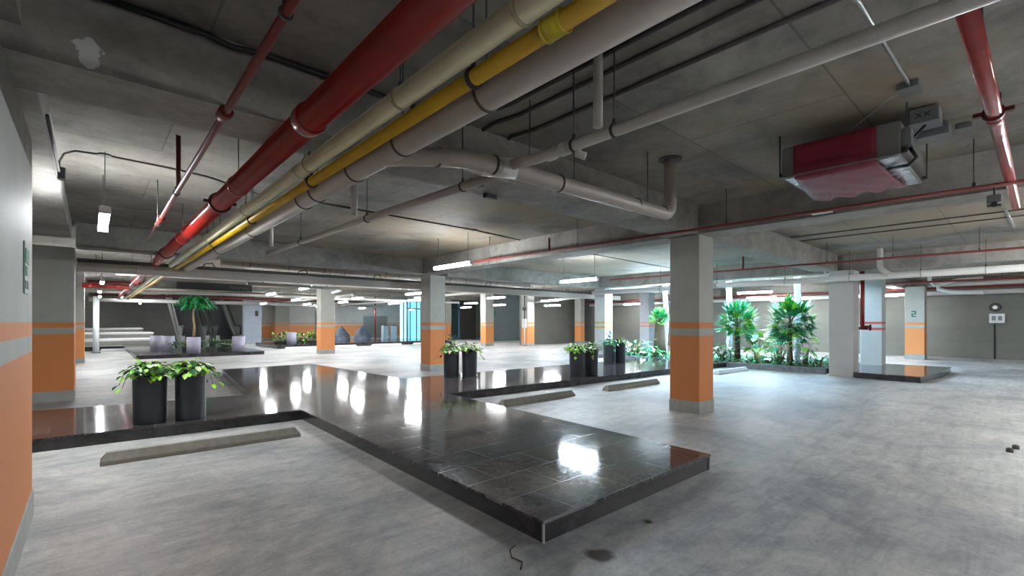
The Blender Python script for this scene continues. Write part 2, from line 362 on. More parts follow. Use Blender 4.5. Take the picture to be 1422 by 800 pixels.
# ------------------------------------------------------------------ columns
def column(x0,x1,y0,y1,top,m,label,plinth=True,z0=0):
    t=thing('column',label,'column',((x0+x1)/2,(y0+y1)/2,z0))
    cx,cy=(x0+x1)/2,(y0+y1)/2
    MB().box(x0-cx,x1-cx,y0-cy,y1-cy,(.18 if plinth else 0),top-z0,b=.008).build('shaft',m,t)
    if plinth:
        p=.008; MB().box(x0-p-cx,x1+p-cx,y0-p-cy,y1+p-cy,0,.18,b=.006).build('plinth',M['plinth'],t)
    return t
column(-1.0,-.31,2.2,4.70,2.64,M['pillar'],'huge grey and orange pillar cut off by the left photo edge')
cA=column(6.63,7.09,3.25,3.72,2.65,M['col'],'large orange-dado column standing nearest, right of the walkway tip')
column(-1.1,-.22,11.1,11.9,2.65,M['col'],'broad orange-dado column second along the left side')
column(6.93,7.42,11.05,11.55,2.66,M['col'],'tall orange-dado column behind the centre pair of potted plants')
column(-.75,-.17,21.0,21.6,SLAB2,M['col_far'],'narrow orange-dado column left of the distant pipes')
column(7.25,7.85,20.2,20.7,2.995,M['col_far'],'orange-dado column between the hedge and the tarpaulin heap')
column(-.9,-.35,29.2,29.8,SLAB2,M['col_far'],'slim far orange-dado column beside the white post')
column(10.0,10.95,36.9,37.6,SLAB2,M['col_dark'],'shaded column, darkened in its colour, behind the far low hedge')
column(16.6,17.2,20.65,21.1,SLAB2,M['col_far'],'orange-dado column with a small green sign, right of centre pots')
column(18.2,18.75,18.9,19.4,SLAB2,M['col_far'],'orange column hung with conduit and a switch box')
column(19.7,20.2,24.6,25.1,SLAB2,M['col_far'],'half hidden orange column just left of the conduit column')
column(23.2,23.6,19.2,19.7,SLAB2,M['col_far'],'sliver of orange column left of the ochre striped column')
column(14.75,15.25,11.0,11.5,2.65,M['col_yel'],'bluish column with two ochre stripes behind the right pots',plinth=False)
column(21.6,22.15,13.3,13.85,SLAB2,M['col_pink'],'bluish column with two faint orange stripes by the hanging fern',plinth=False)
column(13.92,14.42,2.9,3.42,2.65,M['col_plain'],'plain grey column without stripes beside the planted bed',plinth=False)
column(16.5,17.0,2.78,3.28,SLAB,M['col_red'],'pale blue column with two red stripes on the low plinth',plinth=False,z0=.14)
cN=column(22.4,22.95,2.55,3.1,2.66,M['col_far'],'orange-dado column with a green number 2 near the right wall')
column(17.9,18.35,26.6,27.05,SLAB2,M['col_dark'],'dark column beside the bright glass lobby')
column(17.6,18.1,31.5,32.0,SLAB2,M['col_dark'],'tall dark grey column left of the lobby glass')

# pale blue pillar right of escalator
t=thing('lift_pillar','pale blue clad pillar right of the escalators with a dark sign','pillar',(7.7,33.6,0))
MB().box(-.5,.5,-.25,.25,0,2.85,b=.02).build('cladding',M['paleblue'],t); MB().box(.12,.3,-.27,-.25,1.75,2.1).build('sign_plate',M['dark'],t)

# ------------------------------------------------------------------ raised walkways
def platform(poly,z,label,name='raised_walkway'):
    t=thing(name,label,'walkway',(poly[0][0],poly[0][1],0)); ox,oy=poly[0]
    q=[(x-ox,y-oy) for x,y in poly]; 
    def inset(p,d):
        out=[]; n=len(p)
        for i in range(n):
            a=Vector(p[i-1]);b=Vector(p[i]);c=Vector(p[(i+1)%n]); e1=(b-a).normalized(); e2=(c-b).normalized()
            n1=Vector((-e1.y,e1.x)); n2=Vector((-e2.y,e2.x)); k=n1+n2; k=k/max(.2,k.dot(n1)) ; out.append(tuple(b+k*d))
        return out
    a=sum(q[i][0]*q[(i+1)%len(q)][1]-q[(i+1)%len(q)][0]*q[i][1] for i in range(len(q)))
    if a<0: q=q[::-1]
    MB().prism(inset(q,.012),0,z-.02).build('riser',M['sidetile'],t)
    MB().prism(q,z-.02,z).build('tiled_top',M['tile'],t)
    return t
P=.14
main=[(2.04,1.98),(4.22,1.96),(4.36,4.2),(4.5,6.66),(9.0,6.42),(14.15,6.15),(14.15,8.75),(5.0,9.05),(4.78,14.1),(2.5,13.95),(1.98,8.75),(-1.1,9.2),(-1.1,6.93),(2.16,6.76)]
pm=platform(main,P,'long black polished tile walkway with side arms, in the foreground')
for (x,y) in ((2.049,1.987),(4.209,1.967)):
    MB().box(-.006,.006,-.006,.006,0,P-.021).build('corner_trim',M['trim'],pm,(x-2.04,y-1.98,0))
platform([(1.2,21.7),(5.45,21.7),(5.45,35.9),(1.2,35.9)],P,'dark tiled walkway leading to the escalators')
platform([(13.7,1.62),(15.35,1.42),(17.3,1.42),(17.3,3.5),(14.45,3.5),(14.43,2.88),(13.8,2.86)],P,'short dark tiled walkway end beside the red striped column')
platform([(7.0,25.6),(17.4,25.6),(17.4,29.8),(7.0,29.8)],.2,'long blue-grey tiled kerbed island at the rear centre')
platform([(-.3,29.6),(1.15,29.6),(1.15,32.0),(-.3,32.0)],.2,'low dark kerb island at the far left')

# pale ramp parapets far left
for k,(y,z0,z1,l) in enumerate(((33.5,0,.42,'nearest pale low parapet of the far left ramp'),(37,0,.72,'middle pale parapet of the far left ramp'),(42,0,.95,'highest pale parapet before the dark far wall'))):
    t=thing('ramp_parapet',l,'parapet',(1.4,y,0))
    MB().box(-2.4,1.7-.2*k,0,2.6,0,z1-.1).build('body',M['stop'],t); MB().box(-2.42,1.72-.2*k,-.02,2.6,z1-.1,z1).build('deck',M['pale'],t)

# ------------------------------------------------------------------ wheel stops
def stop_mesh(L,m,w=.15,h=.11):
    mb=MB(); q=.03; vs=[]
    for x in (0,L):
        e=.05 if x==0 else -.05
        vs+=[(x,-w/2,0),(x,-w/2,h*.35),(x+e,-w/2+.045,h),(x+e,w/2-.045,h),(x,w/2,h*.35),(x,w/2,0)]
    fs=[(0,1,2,3,4,5),(11,10,9,8,7,6)]+[(i,i+6,(i+1)%6+6,(i+1)%6) for i in range(6)]
    return mb.add(vs,fs)
stops=[(.06,5.9,1.78,-.03,'stop','grey concrete wheel stop nearest, below the left potted pair'),
 (4.86,5.66,1.72,-.01,'stop','grey concrete wheel stop under the right arm of the walkway'),
 (7.5,5.58,1.8,-.03,'stop','grey wheel stop just left of the large orange column'),
 (11.95,5.4,1.7,-.03,'stopw','pale wheel stop just right of the large orange column'),
 (12.3,9.9,1.9,0,'stopw','pale wheel stop beyond the right walkway near the planted bed'),
 (7.2,25.0,1.8,0,'stopw','white wheel stop left of the third orange column'),
 (9.1,25.2,1.9,0,'stopw','white wheel stop right of the third orange column'),
 (11.9,25.2,1.9,0,'stopw','white wheel stop before the dark rear opening'),
 (14.6,25.2,1.9,0,'stopw','white wheel stop in front of the bright glass lobby'),
 (.3,29.0,2.3,0,'stopw','white wheel stop at the far left kerb'),
]
for x,y,L,rz,m,l in stops:
    o=stop_mesh(L,M[m]).build('wheel_stop',M[m]); o.location=(x,y,0); o.rotation_euler=(0,0,rz); tag(o,l,'wheel stop',group='wheel stops')

# ------------------------------------------------------------------ pipes
def pipe(name,label,pts,r,m,hangers=(),couplings=(),cm=None,hm=None,slab=SLAB,cat='pipe',group=None,n=20,ringr=.006,clw=.03,cpl=.012,rods=True):
    o0=Vector(pts[0]); t=thing(name,label,cat,o0,group)
    P_=[Vector(p)-o0 for p in pts]
    MB().tube(P_,r,n).build('pipe_run',m,t)
    def at(s):  # distance along
        acc=0
        for a,b in zip(P_[:-1],P_[1:]):
            L=(b-a).length
            if s<=acc+L or b is P_[-1]: return a+(b-a)*((s-acc)/L),(b-a).normalized()
            acc+=L
    for s in hangers:
        p,d=at(s)
        cp=MB().ring(p,d,r+ringr*.6,ringr).build('hanger_clamp',hm or M['dark'],t) if clw else t
        if rods:
            mb=MB(); top=slab-o0.z; mb.tube([(p.x,p.y,p.z+r),(p.x,p.y,top)],.005,6); mb.tube([(p.x,p.y,p.z+r+.0),(p.x,p.y,p.z+r+.035)],.014,6); mb.build('hanger_rod',M['steel'],cp)
    for s in couplings:
        p,d=at(s); w=.05
        MB().tube([p-d*w,p-d*(w-.006),p+d*(w-.006),p+d*w],[r+cpl*.6,r+cpl,r+cpl,r+cpl*.6],n).build('coupling',cm or m,t)
    return t
def hg(*ys,y0=-3.0): return [y-y0 for y in ys]
Yp=-1.5
# longitudinal bundle, all run along +Y
main_red=pipe('fire_main_pipe','thick glossy red pipe, largest in the overhead bundle',[(.978,Yp,2.575),(.985,30,2.575)],.084,M['red'],
    hangers=hg(1.2,4.75,8.2,13,17,21,25,y0=Yp),couplings=hg(2.92,7.6,12.8,18,24,y0=Yp),hm=M['redpink'],slab=SLAB)
# flanged clamps
for y in (5.55,10.2):
    mb=MB(); mb.ring((0,0,0),(0,1,0),.094,.013,24,6); mb.box(-.145,-.094,-.02,.02,-.015,.015); mb.box(.094,.145,-.02,.02,-.015,.015); mb.tube([(-.13,-.05,0),(-.13,.05,0)],.008,6); mb.tube([(.13,-.05,0),(.13,.05,0)],.008,6)
    mb.build('bolted_collar',M['darkred'],main_red,(0,y-Yp,0))
sm=pipe('sprinkler_branch_pipe','thin red pipe crossing the ceiling left of the thick red one',[(.53,-1,2.53),(.60,8.5,2.53)],.0195,M['redmatt'],
    hangers=hg(1.9,5.2,7.0,y0=-1),couplings=hg(3.05,6.6,y0=-1),cm=M['redmatt'],cpl=.018)
MB().tube([(0,0,0),(0,0,.5)],.02,10).build('drop_nipple',M['darkred'],sm,(.06,6.2,.02))
pipe('cream_pipe','cream painted pipe between the thick red and the yellow pipe',[(1.225,Yp,2.545),(1.235,30,2.545)],.053,M['cream'],
    hangers=hg(1.3,2.25,3.65,5.6,7.8,13,18,y0=Yp),couplings=hg(3.9,9.2,15,y0=Yp),hm=M['creamband'],cm=M['creamband'],cpl=.004)
yp=pipe('yellow_pipe','mustard yellow gas pipe in the overhead bundle',[(1.325,Yp,2.49),(1.33,30,2.49)],.037,M['yellow'],
    hangers=hg(1.74,3.9,5.8,8,y0=Yp),cm=M['yellow2'],hm=M['black'],ringr=.009)
MB().tube([(0,-.04,0),(0,.04,0)],.045,20).build('sleeve',M['yellow2'],yp,(0,1.22-Yp,0)); MB().ring((0,0,0),(0,1,0),.045,.0035).build('sleeve_rim',M['yellow2'],yp,(0,1.265-Yp,0)); MB().ring((0,0,0),(0,1,0),.045,.0035).build('sleeve_rim',M['yellow2'],yp,(0,1.175-Yp,0))
pipe('drain_main_pipe','thick greyish pink drain pipe, rightmost of the overhead bundle',[(1.50,Yp,2.52),(1.50,11.9,2.50)],.082,M['pvc'],
    hangers=hg(1.86,2.72,3.45,4.25,4.6,6.5,8.5,y0=Yp),hm=M['dark'])
# cross drain with elbows: leaves the main, runs along X, rises to the slab
def arc(c,a0,a1,r,u,w,n=7):
    c=Vector(c);u=Vector(u);w=Vector(w); return [tuple(c+u*r*math.cos(a0+(a1-a0)*i/n)+w*r*math.sin(a0+(a1-a0)*i/n)) for i in range(n+1)]
pts=[(1.5,2.98,2.49),(1.62,2.86,2.49),(1.76,2.74,2.49),(1.92,2.65,2.49),(2.1,2.6,2.49)]+[(4.38,2.52,2.47)]+arc((4.38,2.52,2.59),-PI/2,0,.12,(1,0,0),(0,0,1))[1:]+[(4.5,2.52,SLAB)]
cd=pipe('cross_drain_pipe','thick beige drain crossing to an elbow that rises before the large orange column',pts,.063,M['pvc'],hm=M['dark'])
o0=Vector(pts[0])
for x in (1.78,2.16,2.84,3.9,4.36):
    MB().ring((0,0,0),(1,-.1,0),.066,.006).build('hanger_clamp',M['dark'],cd,Vector((x,2.74 if x<2 else 2.6-.03*(x-2),2.49-.005*(x-2)))-o0)
for x in (2.5,3.02,4.15):
    MB().tube([(0,0,0),(0,0,SLAB-2.56)],.005,6).build('hanger_rod',M['steel'],cd,Vector((x,2.57,2.56))-o0)
MB().tube([(0,0,0),(0,0,.012)],.12,20).build('slab_collar',M['dark'],cd,Vector((4.5,2.52,SLAB-.014))-o0)
MB().tube([(-.12,.1,-.0),(.12,-.0,0)],.074,20).build('branch_fitting',M['pvclt'],cd,Vector((2.22,2.56,2.49))-o0)
# white pipe toward the camera right
wp=pipe('white_drain_pipe','long off-white pipe across the upper right ending at the beige cross drain',[(2.39,-1.2,2.53),(2.37,2.15,2.52),(2.32,2.3,2.5),(2.26,2.5,2.49)],.037,M['pvclt'],
    hangers=[1.2+1.7,1.2+2.02],hm=M['dark'])
for y in (2.1,2.22): MB().tube([(0,-.03,0),(0,.03,0)],.046,18).build('coupling',M['pvclt'],wp,(-.02,y+1.2,-.01))
MB().tube([(0,0,0),(.0,-.0,-.045),(.03,-.04,-.065)],.026,14).build('trap_fitting',M['pvclt'],wp,(0,2.0+1.2,-.02))
MB().tube([(0,0,0),(0,0,SLAB-2.58)],.03,14).build('riser',M['pvclt'],wp,(-.02,1.82+1.2,.05))
pipe('grey_branch_pipe','slim grey pipe running back from the beige cross drain',[(2.36,2.72,2.5),(2.28,4.6,2.5),(2.16,8.4,2.48)],.036,M['pvc'],hangers=[.5,2.2,4.2],hm=M['dark'])
for (x,y,l) in ((2.2,5.1,'white vertical drop pipe nearer, above the slim grey pipe'),(2.1,8.0,'white vertical drop pipe farther, at the slim grey pipe end')):
    o=MB().tube([(0,0,.0),(0,0,SLAB-2.55)],.035,14).build('drop_pipe',M['pvclt']); o.location=(x,y,2.55); tag(o,l,'pipe')
# slender conduits on the soffit, running along Y
for k,(x,l) in enumerate(((2.42,'dark conduit on the ceiling nearest the overhead pipe bundle'),(2.6,'middle dark conduit of three on the ceiling'),(2.9,'dark conduit on the ceiling nearest the hanging fan unit'))):
    o=MB().tube([(x,-1.5,SLAB-.0145),(x,2.7+.1*k,SLAB-.0145),(x-.06,2.95+.1*k,SLAB-.02),(x-.06,3.2,SLAB-.03)],.016,8).build('conduit',M['dark']); tag(o,l,'conduit')
for k,(x,l) in enumerate(((1.75,'dark conduit beyond the beam, left one'),(2.02,'dark conduit beyond the beam, right one'))):
    o=MB().tube([(x,3.8,SLAB-.0145),(x,10.85,SLAB-.0145)],.015,8).build('conduit',M['dark']); tag(o,l,'conduit')
# sprinkler lines
s1=pipe('sprinkler_line_pipe','thin dark red pipe passing in front of the large orange column',[(6.12,-.0,2.60),(5.86,8.0,2.60)],.019,M['redmatt'],hangers=[.35,2.6,5.0,7.2],clw=0,hm=M['dark'],n=12)
MB().tube([(0,0,0),(0,0,.22)],.02,8).build('sprinkler_riser',M['darkred'],s1,(-.2,5.6,0))
MB().tube([(0,0,0),(0,0,-.07),(.0,.2,-.08)],.008,8).build('head_drop',M['dark'],s1,(-.25,7.2,0))
s2=pipe('sprinkler_line_pipe','thin dark red pipe above the planted bed, beyond the large column',[(11.75,.0,2.62),(11.5,8.4,2.62)],.022,M['redmatt'],hangers=[.6,1.8,2.9,4.6,6],clw=0,n=12)
MB().tube([(0,0,0),(0,0,.3)],.025,8).build('sprinkler_riser',M['darkred'],s2,(-.15,4.6,0))
s3=pipe('sprinkler_line_pipe','dark red pipe low above the right rear wall',[(18.5,-.5,2.55),(18.4,3.8,2.55)],.03,M['redmatt'],hangers=[1,3],clw=0,n=12)
fm=pipe('white_main_pipe','long white pipe passing in front of the plain grey and red striped columns',[(13.55,-.3,2.42),(13.5,10.6,2.42)],.075,M['white'],hangers=[.9,1.9,3.2,4.6,6.4,8.2],hm=M['galv'],slab=SLAB)
MB().tube([(0,0,0),(.0,0,-.02),(0,.0,-.42),(0,-.06,-.52),(0,-.16,-.60)],.06,14).build('elbow_riser',M['pvclt'],fm,(-.12,2.6,.63))
# red cross pipe at right
rp=pipe('red_cross_pipe','glossy faded red pipe hanging at the upper right corner',[(2.62,.175,2.64),(4.2,.145,2.64),(7.6,.10,2.64)],.038,M['redpink'],n=24)
mb=MB(); mb.ring((0,0,0),(1,0,0),.046,.009,24,6); mb.box(-.02,.02,-.09,-.05,-.012,.012); mb.box(-.02,.02,.05,.09,-.012,.012); mb.tube([(-.03,.075,0),(.03,.075,0)],.007,6); mb.tube([(-.03,-.075,0),(.03,-.075,0)],.007,6)
mb.build('bolted_collar',M['darkred'],rp,(1.5,-.025,0)); MB().tube([(-.03,0,0),(.03,0,0)],.042,24).build('coupling',M['redpink'],rp,(1.62,-.028,0))
MB().tube([(0,0,0),(0,0,.37)],.005,6).build('hanger_rod',M['steel'],rp,(.8,-.01,.05)); MB().tube([(0,0,0),(0,0,.37)],.005,6).build('hanger_rod',M['steel'],rp,(2.4,-.03,.05))
# large duct + cable tray (transverse)
t=thing('rectangular_duct','long flat grey duct spanning behind the second orange column','duct',(-.2,12.1,2.42))
MB().box(0,17.4,-.12,.12,-.1,.08,b=.01).build('duct_body',M['pvc'],t)
for k in (0,2,4,6): MB().tube([(1.2+k*2.0,.1,.07),(1.2+k*2.0,.1,SLAB2-2.42)],.006,6).build('hanger_rod',M['steel'],t)
for k in range(9): MB().box(-.012,.012,-.13,.13,-.11,.09).build('flange',M['pvc'],t,(.9+k*2.0,0,0))
t=thing('cable_tray','dark cable tray lying along the long flat grey duct','cable tray',(-.2,12.0,2.51))
tb=MB(); tb.box(0,15.0,-.09,.09,-.003,.006); tb.box(0,15.0,-.1,-.09,-.003,.045); tb.box(0,15.0,.09,.1,-.003,.045); tb.build('tray',M['dark'],t)
random.seed(3)
for k in range(3):
    pts=[(x*.75,(-.05+.05*k)+.02*random.uniform(-1,1),.025+.012*random.random()) for x in range(0,20)]
    MB().tube(pts,.012,6).build('cable',M['black'],t)
for k in range(15):
    x=.8+k*.98; h=random.uniform(.05,.12)
    MB().tube([(x,-.05,.0),(x,-.05,.8)],.006,5).build('hanger_rod',M['steel'],t)
    if k%2: MB().tube([(x+.2,-.02,.03),(x+.25,-.04,.03+h),(x+.38,-.04,.05+h),(x+.45,-.02,.03)],.012,6).build('cable_loop',M['black'],t)
pipe('beige_cross_pipe','fat beige pipe above the cable tray behind the second column',[(2.3,12.9,2.84),(12.5,12.9,2.82)],.13,M['pvc'],hangers=[.6,2.4,4.2,6.5,8.5],hm=M['dark'],slab=SLAB2)
# rear pipes
rear=[((.5,16.6,2.70),(12.8,16.4,2.70),.06,'white','white pipe crossing the rear bay before the third column'),
 ((-.1,19.4,2.62),(1.6,19.4,2.62),.05,'redmatt','dark red pipe across the rear bay at far left'),
 ((-.1,25.2,2.66),(18,25.2,2.66),.07,'pvclt','pale pipe across the rear above the kerbed island'),
 ((-.1,33.0,2.55),(16.5,33.0,2.55),.1,'pvclt','pale pipe low under the farthest beam'),
 ((-.1,31.0,2.75),(16,31.0,2.75),.06,'redmatt','dark red pipe under the farthest slab'),
 ((11.6,14.0,2.55),(11.6,19.9,2.55),.05,'white','white pipe running back beyond the second column'),
 ((15.9,12.2,2.5),(19.0,19.3,2.5),.06,'white','white pipe over the dark wall panels right of centre'),
 ((23.9,-2,2.45),(23.9,19,2.45),.08,'white','white pipe along the top of the right wall'),
 ((23.4,-2,2.62),(23.4,19,2.62),.05,'redmatt','dark red pipe along the top of the right wall'),
 ((22.9,-2,2.72),(22.9,2.4,2.72),.08,'pvc','beige pipe beside the number 2 column'),
 ((9.2,21.5,2.66),(9.2,33,2.66),.06,'white','white pipe running back left of the rear opening'),
 ((13.5,21.5,2.6),(13.2,33,2.6),.07,'white','white pipe running back right of the rear opening')]
for a,b,r,m,l in rear:
    L=(Vector(b)-Vector(a)).length
    pipe('ceiling_pipe',l,[a,b],r,M[m],hangers=[L*.2,L*.5,L*.8],clw=0,n=14,slab=(SLAB if a[1]<11 else SLAB2))
# bent white pipe under the duct (left of the escalator)
pipe('bent_white_pipe','white pipe with a square bend just below the long duct',[(3.0,13.6,2.36),(5.6,14.0,2.36),(5.75,14.3,2.34),(5.75,15.0,2.3)],.04,M['white'],n=12,hangers=[.4,2.2],clw=0,slab=SLAB2)
pipe('bent_white_pipe','white pipe with two elbows above the right rear wall',[(19.0,.9,2.62),(18.9,1.4,2.6),(18.6,1.9,2.45),(18.6,2.0,2.6),(18.6,2.0,SLAB)],.05,M['white'],n=12)
pipe('bent_white_pipe','short white pipe ending in a low spout beside the number 2 column',[(19.6,1.9,2.65),(19.6,1.9,2.38),(19.5,1.6,2.28),(19.4,.9,2.22)],.06,M['white'],n=12,hangers=[0],clw=0)
# vertical red standpipe with valve
sp=pipe('red_standpipe','vertical red standpipe with a valve on the red striped column',[(14.55,2.85,1.22),(14.55,2.85,2.65)],.05,M['red'],n=16)
mb=MB(); mb.tube([(0,-.12,0),(0,.1,0)],.055,14); mb.ring((0,-.16,0),(0,1,0),.07,.012); mb.tube([(0,-.16,0),(0,0,0)],.012,8); mb.build('valve',M['darkred'],sp,(0,0,-.0))
pipe('red_standpipe','vertical red pipe near the lobby entrance at the rear',[(16.35,34,0),(16.35,34,SLAB2)],.06,M['red'],n=12)
pipe('rear_manifold_pipe','red manifold pipe at the far left beside the light points',[(-.2,18.2,2.42),(.85,18.2,2.42)],.07,M['red'],couplings=[.15,.8],hangers=[.3],clw=0,slab=SLAB2,n=14)

# ------------------------------------------------------------------ tube lights
def tube_light(x,y,z,label,slab,L=1.2,cool=False,rods=True,base=None):
    t=thing('tube_light',label,'light',(x,y,z),'hanging fluorescent lights')
    hb=MB(); hb.box(-.032,.032,-L/2,L/2,.022,.05,b=.006); hb.box(-.045,.045,-L/2-.015,-L/2,-.03,.04); hb.box(-.045,.045,L/2,L/2+.015,-.03,.04); hb.build('housing',M['housing'],t)
    tm=MB(); n=8; vs=[]
    for yy in (-L/2,L/2):
        for i in range(n+1):
            a=PI-.45+(PI+.9)*i/n; vs.append((.042*math.cos(a),yy,.012+.042*math.sin(a)))
    fs=[(i,i+1,n+2+i,n+1+i) for i in range(n)]; tm.add(vs,fs,0,True); tm.add(vs[:n+1],[tuple(range(n+1))]); tm.add(vs[n+1:],[tuple(range(n,-1,-1))])
    tm.build('tube',TUBEC if cool else TUBE,t)
    for s in (-.42,.42):
        MB().tube([(0,s*L,.05),(0,s*L,slab-z)],.004,5).build('hanger_rod',M['steel'],t)
    return t
LI=[(.1,6.7,2.45,0,'end-on light hanging at the far left of the ceiling'),
 (5.24,7.55,2.45,0,'hanging tube light just right of the tall second orange column'),
 (9.35,7.8,2.43,1,'hanging tube light left of the large orange column'),
 (14.4,8.6,2.45,1,'tube light peeping out left of the large orange column'),
 (22.0,7.95,2.45,0,'left one of two lights above the planted bed'),
 (23.3,7.4,2.35,0,'right one of two lights above the planted bed'),
 (22.6,3.9,2.37,0,'tube light glimpsed between red striped and number 2 columns'),
 (5.12,15.5,2.45,0,'tube light left of the third orange column, under the duct'),
 (5.2,19.7,2.45,0,'light left of the third column, beside the bent pipe'),
 (7.3,29.2,2.42,0,'farthest light right of the pale blue pillar'),
 (7.44,24.0,2.45,0,'light in the gap left of the third orange column'),
 (9.5,28.6,2.42,0,'light touching the left edge of the third orange column'),
 (10.1,24.8,2.45,0,'light touching the right edge of the third orange column'),
 (9.07,20.6,2.45,0,'bright light above the tarpaulin heap'),
 (9.2,15.8,2.45,0,'upper light left of the second orange column'),
 (11.9,20.4,2.45,1,'lower light left of the second orange column'),
 (13.05,24.7,2.45,0,'light above the dark rear opening'),
 (13.4,15.9,2.45,0,'upper light beside the green signed column'),
 (16.3,21.6,2.45,0,'light left of the green signed column'),
 (18.6,21.8,2.42,0,'light right of the green signed column'),
 (19.5,26.4,2.4,0,'tiny far light right of the glass lobby'),
 (17.2,16.2,2.45,0,'upper light above the dark wall panels'),
 (19.3,18.0,2.30,0,'lower light at the conduit column'),
 (23.2,15.3,2.4,0,'light before the wall panel right of the ochre striped column'),
 (.22,16.9,2.45,0,'nearest of three light points at the far left'),
 (.22,21.9,2.45,0,'middle of three light points at the far left'),
 (.27,26.2,2.45,0,'farthest of three light points at the far left'),
 (1.2,39.0,2.75,0,'added tube light over the middle ramp parapet'),  # added lamp, lightens the dark far-left ramp
 (6.2,38.6,5.6,0,'added tube light high in the escalator shaft'),  # added lamp hidden above the slab edge, lightens the escalators
 (11.9,33.3,2.45,0,'tiny far light before the rear wall, left of the dark opening'),
 (15.6,34.6,2.45,0,'tiny far light before the rear wall, over the dark opening'),
 (1.2,32.0,2.7,0,'added tube light between the far left kerb and the ramp'),  # added to brighten the far-left kerb and ramp
 (2.6,35.2,2.6,0,'added tube light before the ramp parapets'),  # another lamp added for the dim parapets
 (2.6,42.5,2.7,0,'added tube light over the ramp before the far wall'),  # lamp added to lighten the far wall
]
for x,y,z,c,l in LI: tube_light(x,y,z,l,SLAB if y<10.9 else (SLAB2 if z<4 else SLAB2+3),cool=bool(c))
for x,y in ((5.1,-2.6),(.3,-2.8),(9.6,-2.4),(15.5,-3.0),(20.5,-2.6),(18.2,6.8),(12.4,-1.3),(7.4,-1.5)):  # unseen lamps extend the grid; the last pair added to brighten the floor
    tube_light(x,y,2.45,'unseen tube light filling out the lamp grid and the light',SLAB,cool=(x in(18.2,)))

# ------------------------------------------------------------------ conduits for lights
def conduit(label,pts,r=.01,m='dark'):
    o0=Vector(pts[0]); o=MB().tube([Vector(p)-o0 for p in pts],r,8).build('conduit',M[m]); o.location=o0; tag(o,label,'conduit'); return o
z=SLAB-.0095
conduit('curved dark conduit looping from the left beam to the end-on light',[(-.24,6.45,2.84),(-.235,6.44,2.95),(-.2,6.4,3.02),(-.12,6.34,z),(.1,6.3,z),(.6,6.34,z),(1.0,6.42,z),(1.4,6.7,z),(1.7,6.9,z)])
conduit('short horizontal conduit on the left beam beside the switch box',[(-.24,4.8,2.86),(-.24,6.4,2.84)],.012)
o=MB().box(-.03,.03,-.05,.05,-.06,.06,b=.008).build('junction_box',M['black']); o.location=(-.22,6.45,2.83); tag(o,'small black junction box on the left beam','box')
o=MB().tube([(0,0,-.02),(0,0,0)],.055,12).build('junction_box',M['dark']); o.location=(.1,6.3,SLAB+.002); tag(o,'round junction box above the end-on light','box')
conduit('dark conduit crossing the middle ceiling bay to the hanging light',[(2.05,6.75,z),(5.24,6.85,z),(6.58,7.05,z)],.012)
o=MB().tube([(0,0,-.02),(0,0,0)],.06,12).build('junction_box',M['dark']); o.location=(5.24,6.85,SLAB+.002); tag(o,'round junction box above the hanging light by the second column','box')
conduit('thick black flexible conduit at the top left ceiling',[(-.2,3.21,z-.02),(.5,3.215,z-.02),(.62,3.2,z-.05),(.8,3.21,z-.02),(1.25,3.215,z-.02),(1.9,3.215,z-.02)],.018,'black')
conduit('conduit crossing the blue-lit ceiling bay',[(7.15,7.2,z),(9.35,7.3,z),(14.2,7.6,z)],.012)
conduit('dark conduit along the slab beyond the right beam',[(10.4,-.3,z),(10.4,3.2,z)],.012)
conduit('dark conduit along the slab near the white elbow riser',[(11.0,-.3,z),(11.0,3.2,z)],.012)
conduit('shiny conduit dropping across the ceiling to the black junction box',[(2.9,.62,z-.03),(2.99,.6,z-.02),(4.3,.57,z-.02)],.011,'galv')
conduit('thin pale cord slung from the junction box to the fan unit',[(4.36,.62,z-.03),(4.4,.72,3.0),(4.55,.88,2.96),(4.72,1.02,2.95)],.005,'galv')
o=MB().box(-.09,.09,-.06,.06,-.05,0,b=.006).build('junction_box',M['boxgrey']); o.location=(4.38,.58,SLAB+.002); tag(o,'dark junction box on the ceiling left of the control boxes','box')
conduit('pale conduit on the slab under the camera at right',[(10.15,.25,z),(12.2,.19,z)],.02,'galv')
conduit('conduit climbing the right wall to the siren box',[(24.58,.86,0),(24.58,.86,1.3)],.02,'black')
conduit('white vertical pipe at the right end of the wall',[(24.5,.02,.0),(24.5,.02,2.4)],.07,'white')

# ------------------------------------------------------------------ hanging fan unit, wrapped in red film
t=thing('ceiling_fan_unit','hanging grey ventilation unit wrapped in torn red plastic film','ventilation unit',(4.66,1.09,2.66))
MB().box(0,1.15,-.42,.42,0,.265,b=.012).build('casing',M['unit'],t)
up=MB(); 
up.box(.03,1.1,-.4,.4,-.008,0); up.build('under_panel',M['unitlt'],t)
# film: wraps front face and the underside with a ragged sag
fv=[];ff=[]; nx,ny=18,14; random.seed(11)
def fil(i,j):
    s=i/nx; yy=-.27+.59*j/ny
    if s<.3:  # front face
        return (-.008-.003*random.random(),yy,.262-.262*(s/.3))
    u=(s-.3)/.7; end=.93+.07*math.sin(j*1.7)
    yy2=yy+ (.10*u if j>ny*.5 else -.05*u)*(abs(j-ny*.5)/(ny*.5))
    return (-.008+u*1.12*end,yy2,-.014-.02*math.sin(u*PI)-.009*random.random()-.02*abs(math.sin(u*9+j*.6))*u)
for i in range(nx+1):
    for j in range(ny+1): fv.append(fil(i,j))
for i in range(nx):
    for j in range(ny): a=i*(ny+1)+j; ff.append((a,a+1,a+ny+2,a+ny+1))
fo=MB().add(fv,ff,0,True).build('plastic_film',M['film'],t); sol=fo.modifiers.new('t','SOLIDIFY'); sol.thickness=.002
for x in (.05,1.1):
    for y in (-.45,.45): MB().tube([(x,y,.02),(x,y,SLAB-2.66)],.007,6).build('hanger_rod',M['steel'],t); MB().box(x-.02,x+.02,min(y,y*.93),max(y,y*.93),.02,.05).build('bracket',M['steel'],t)
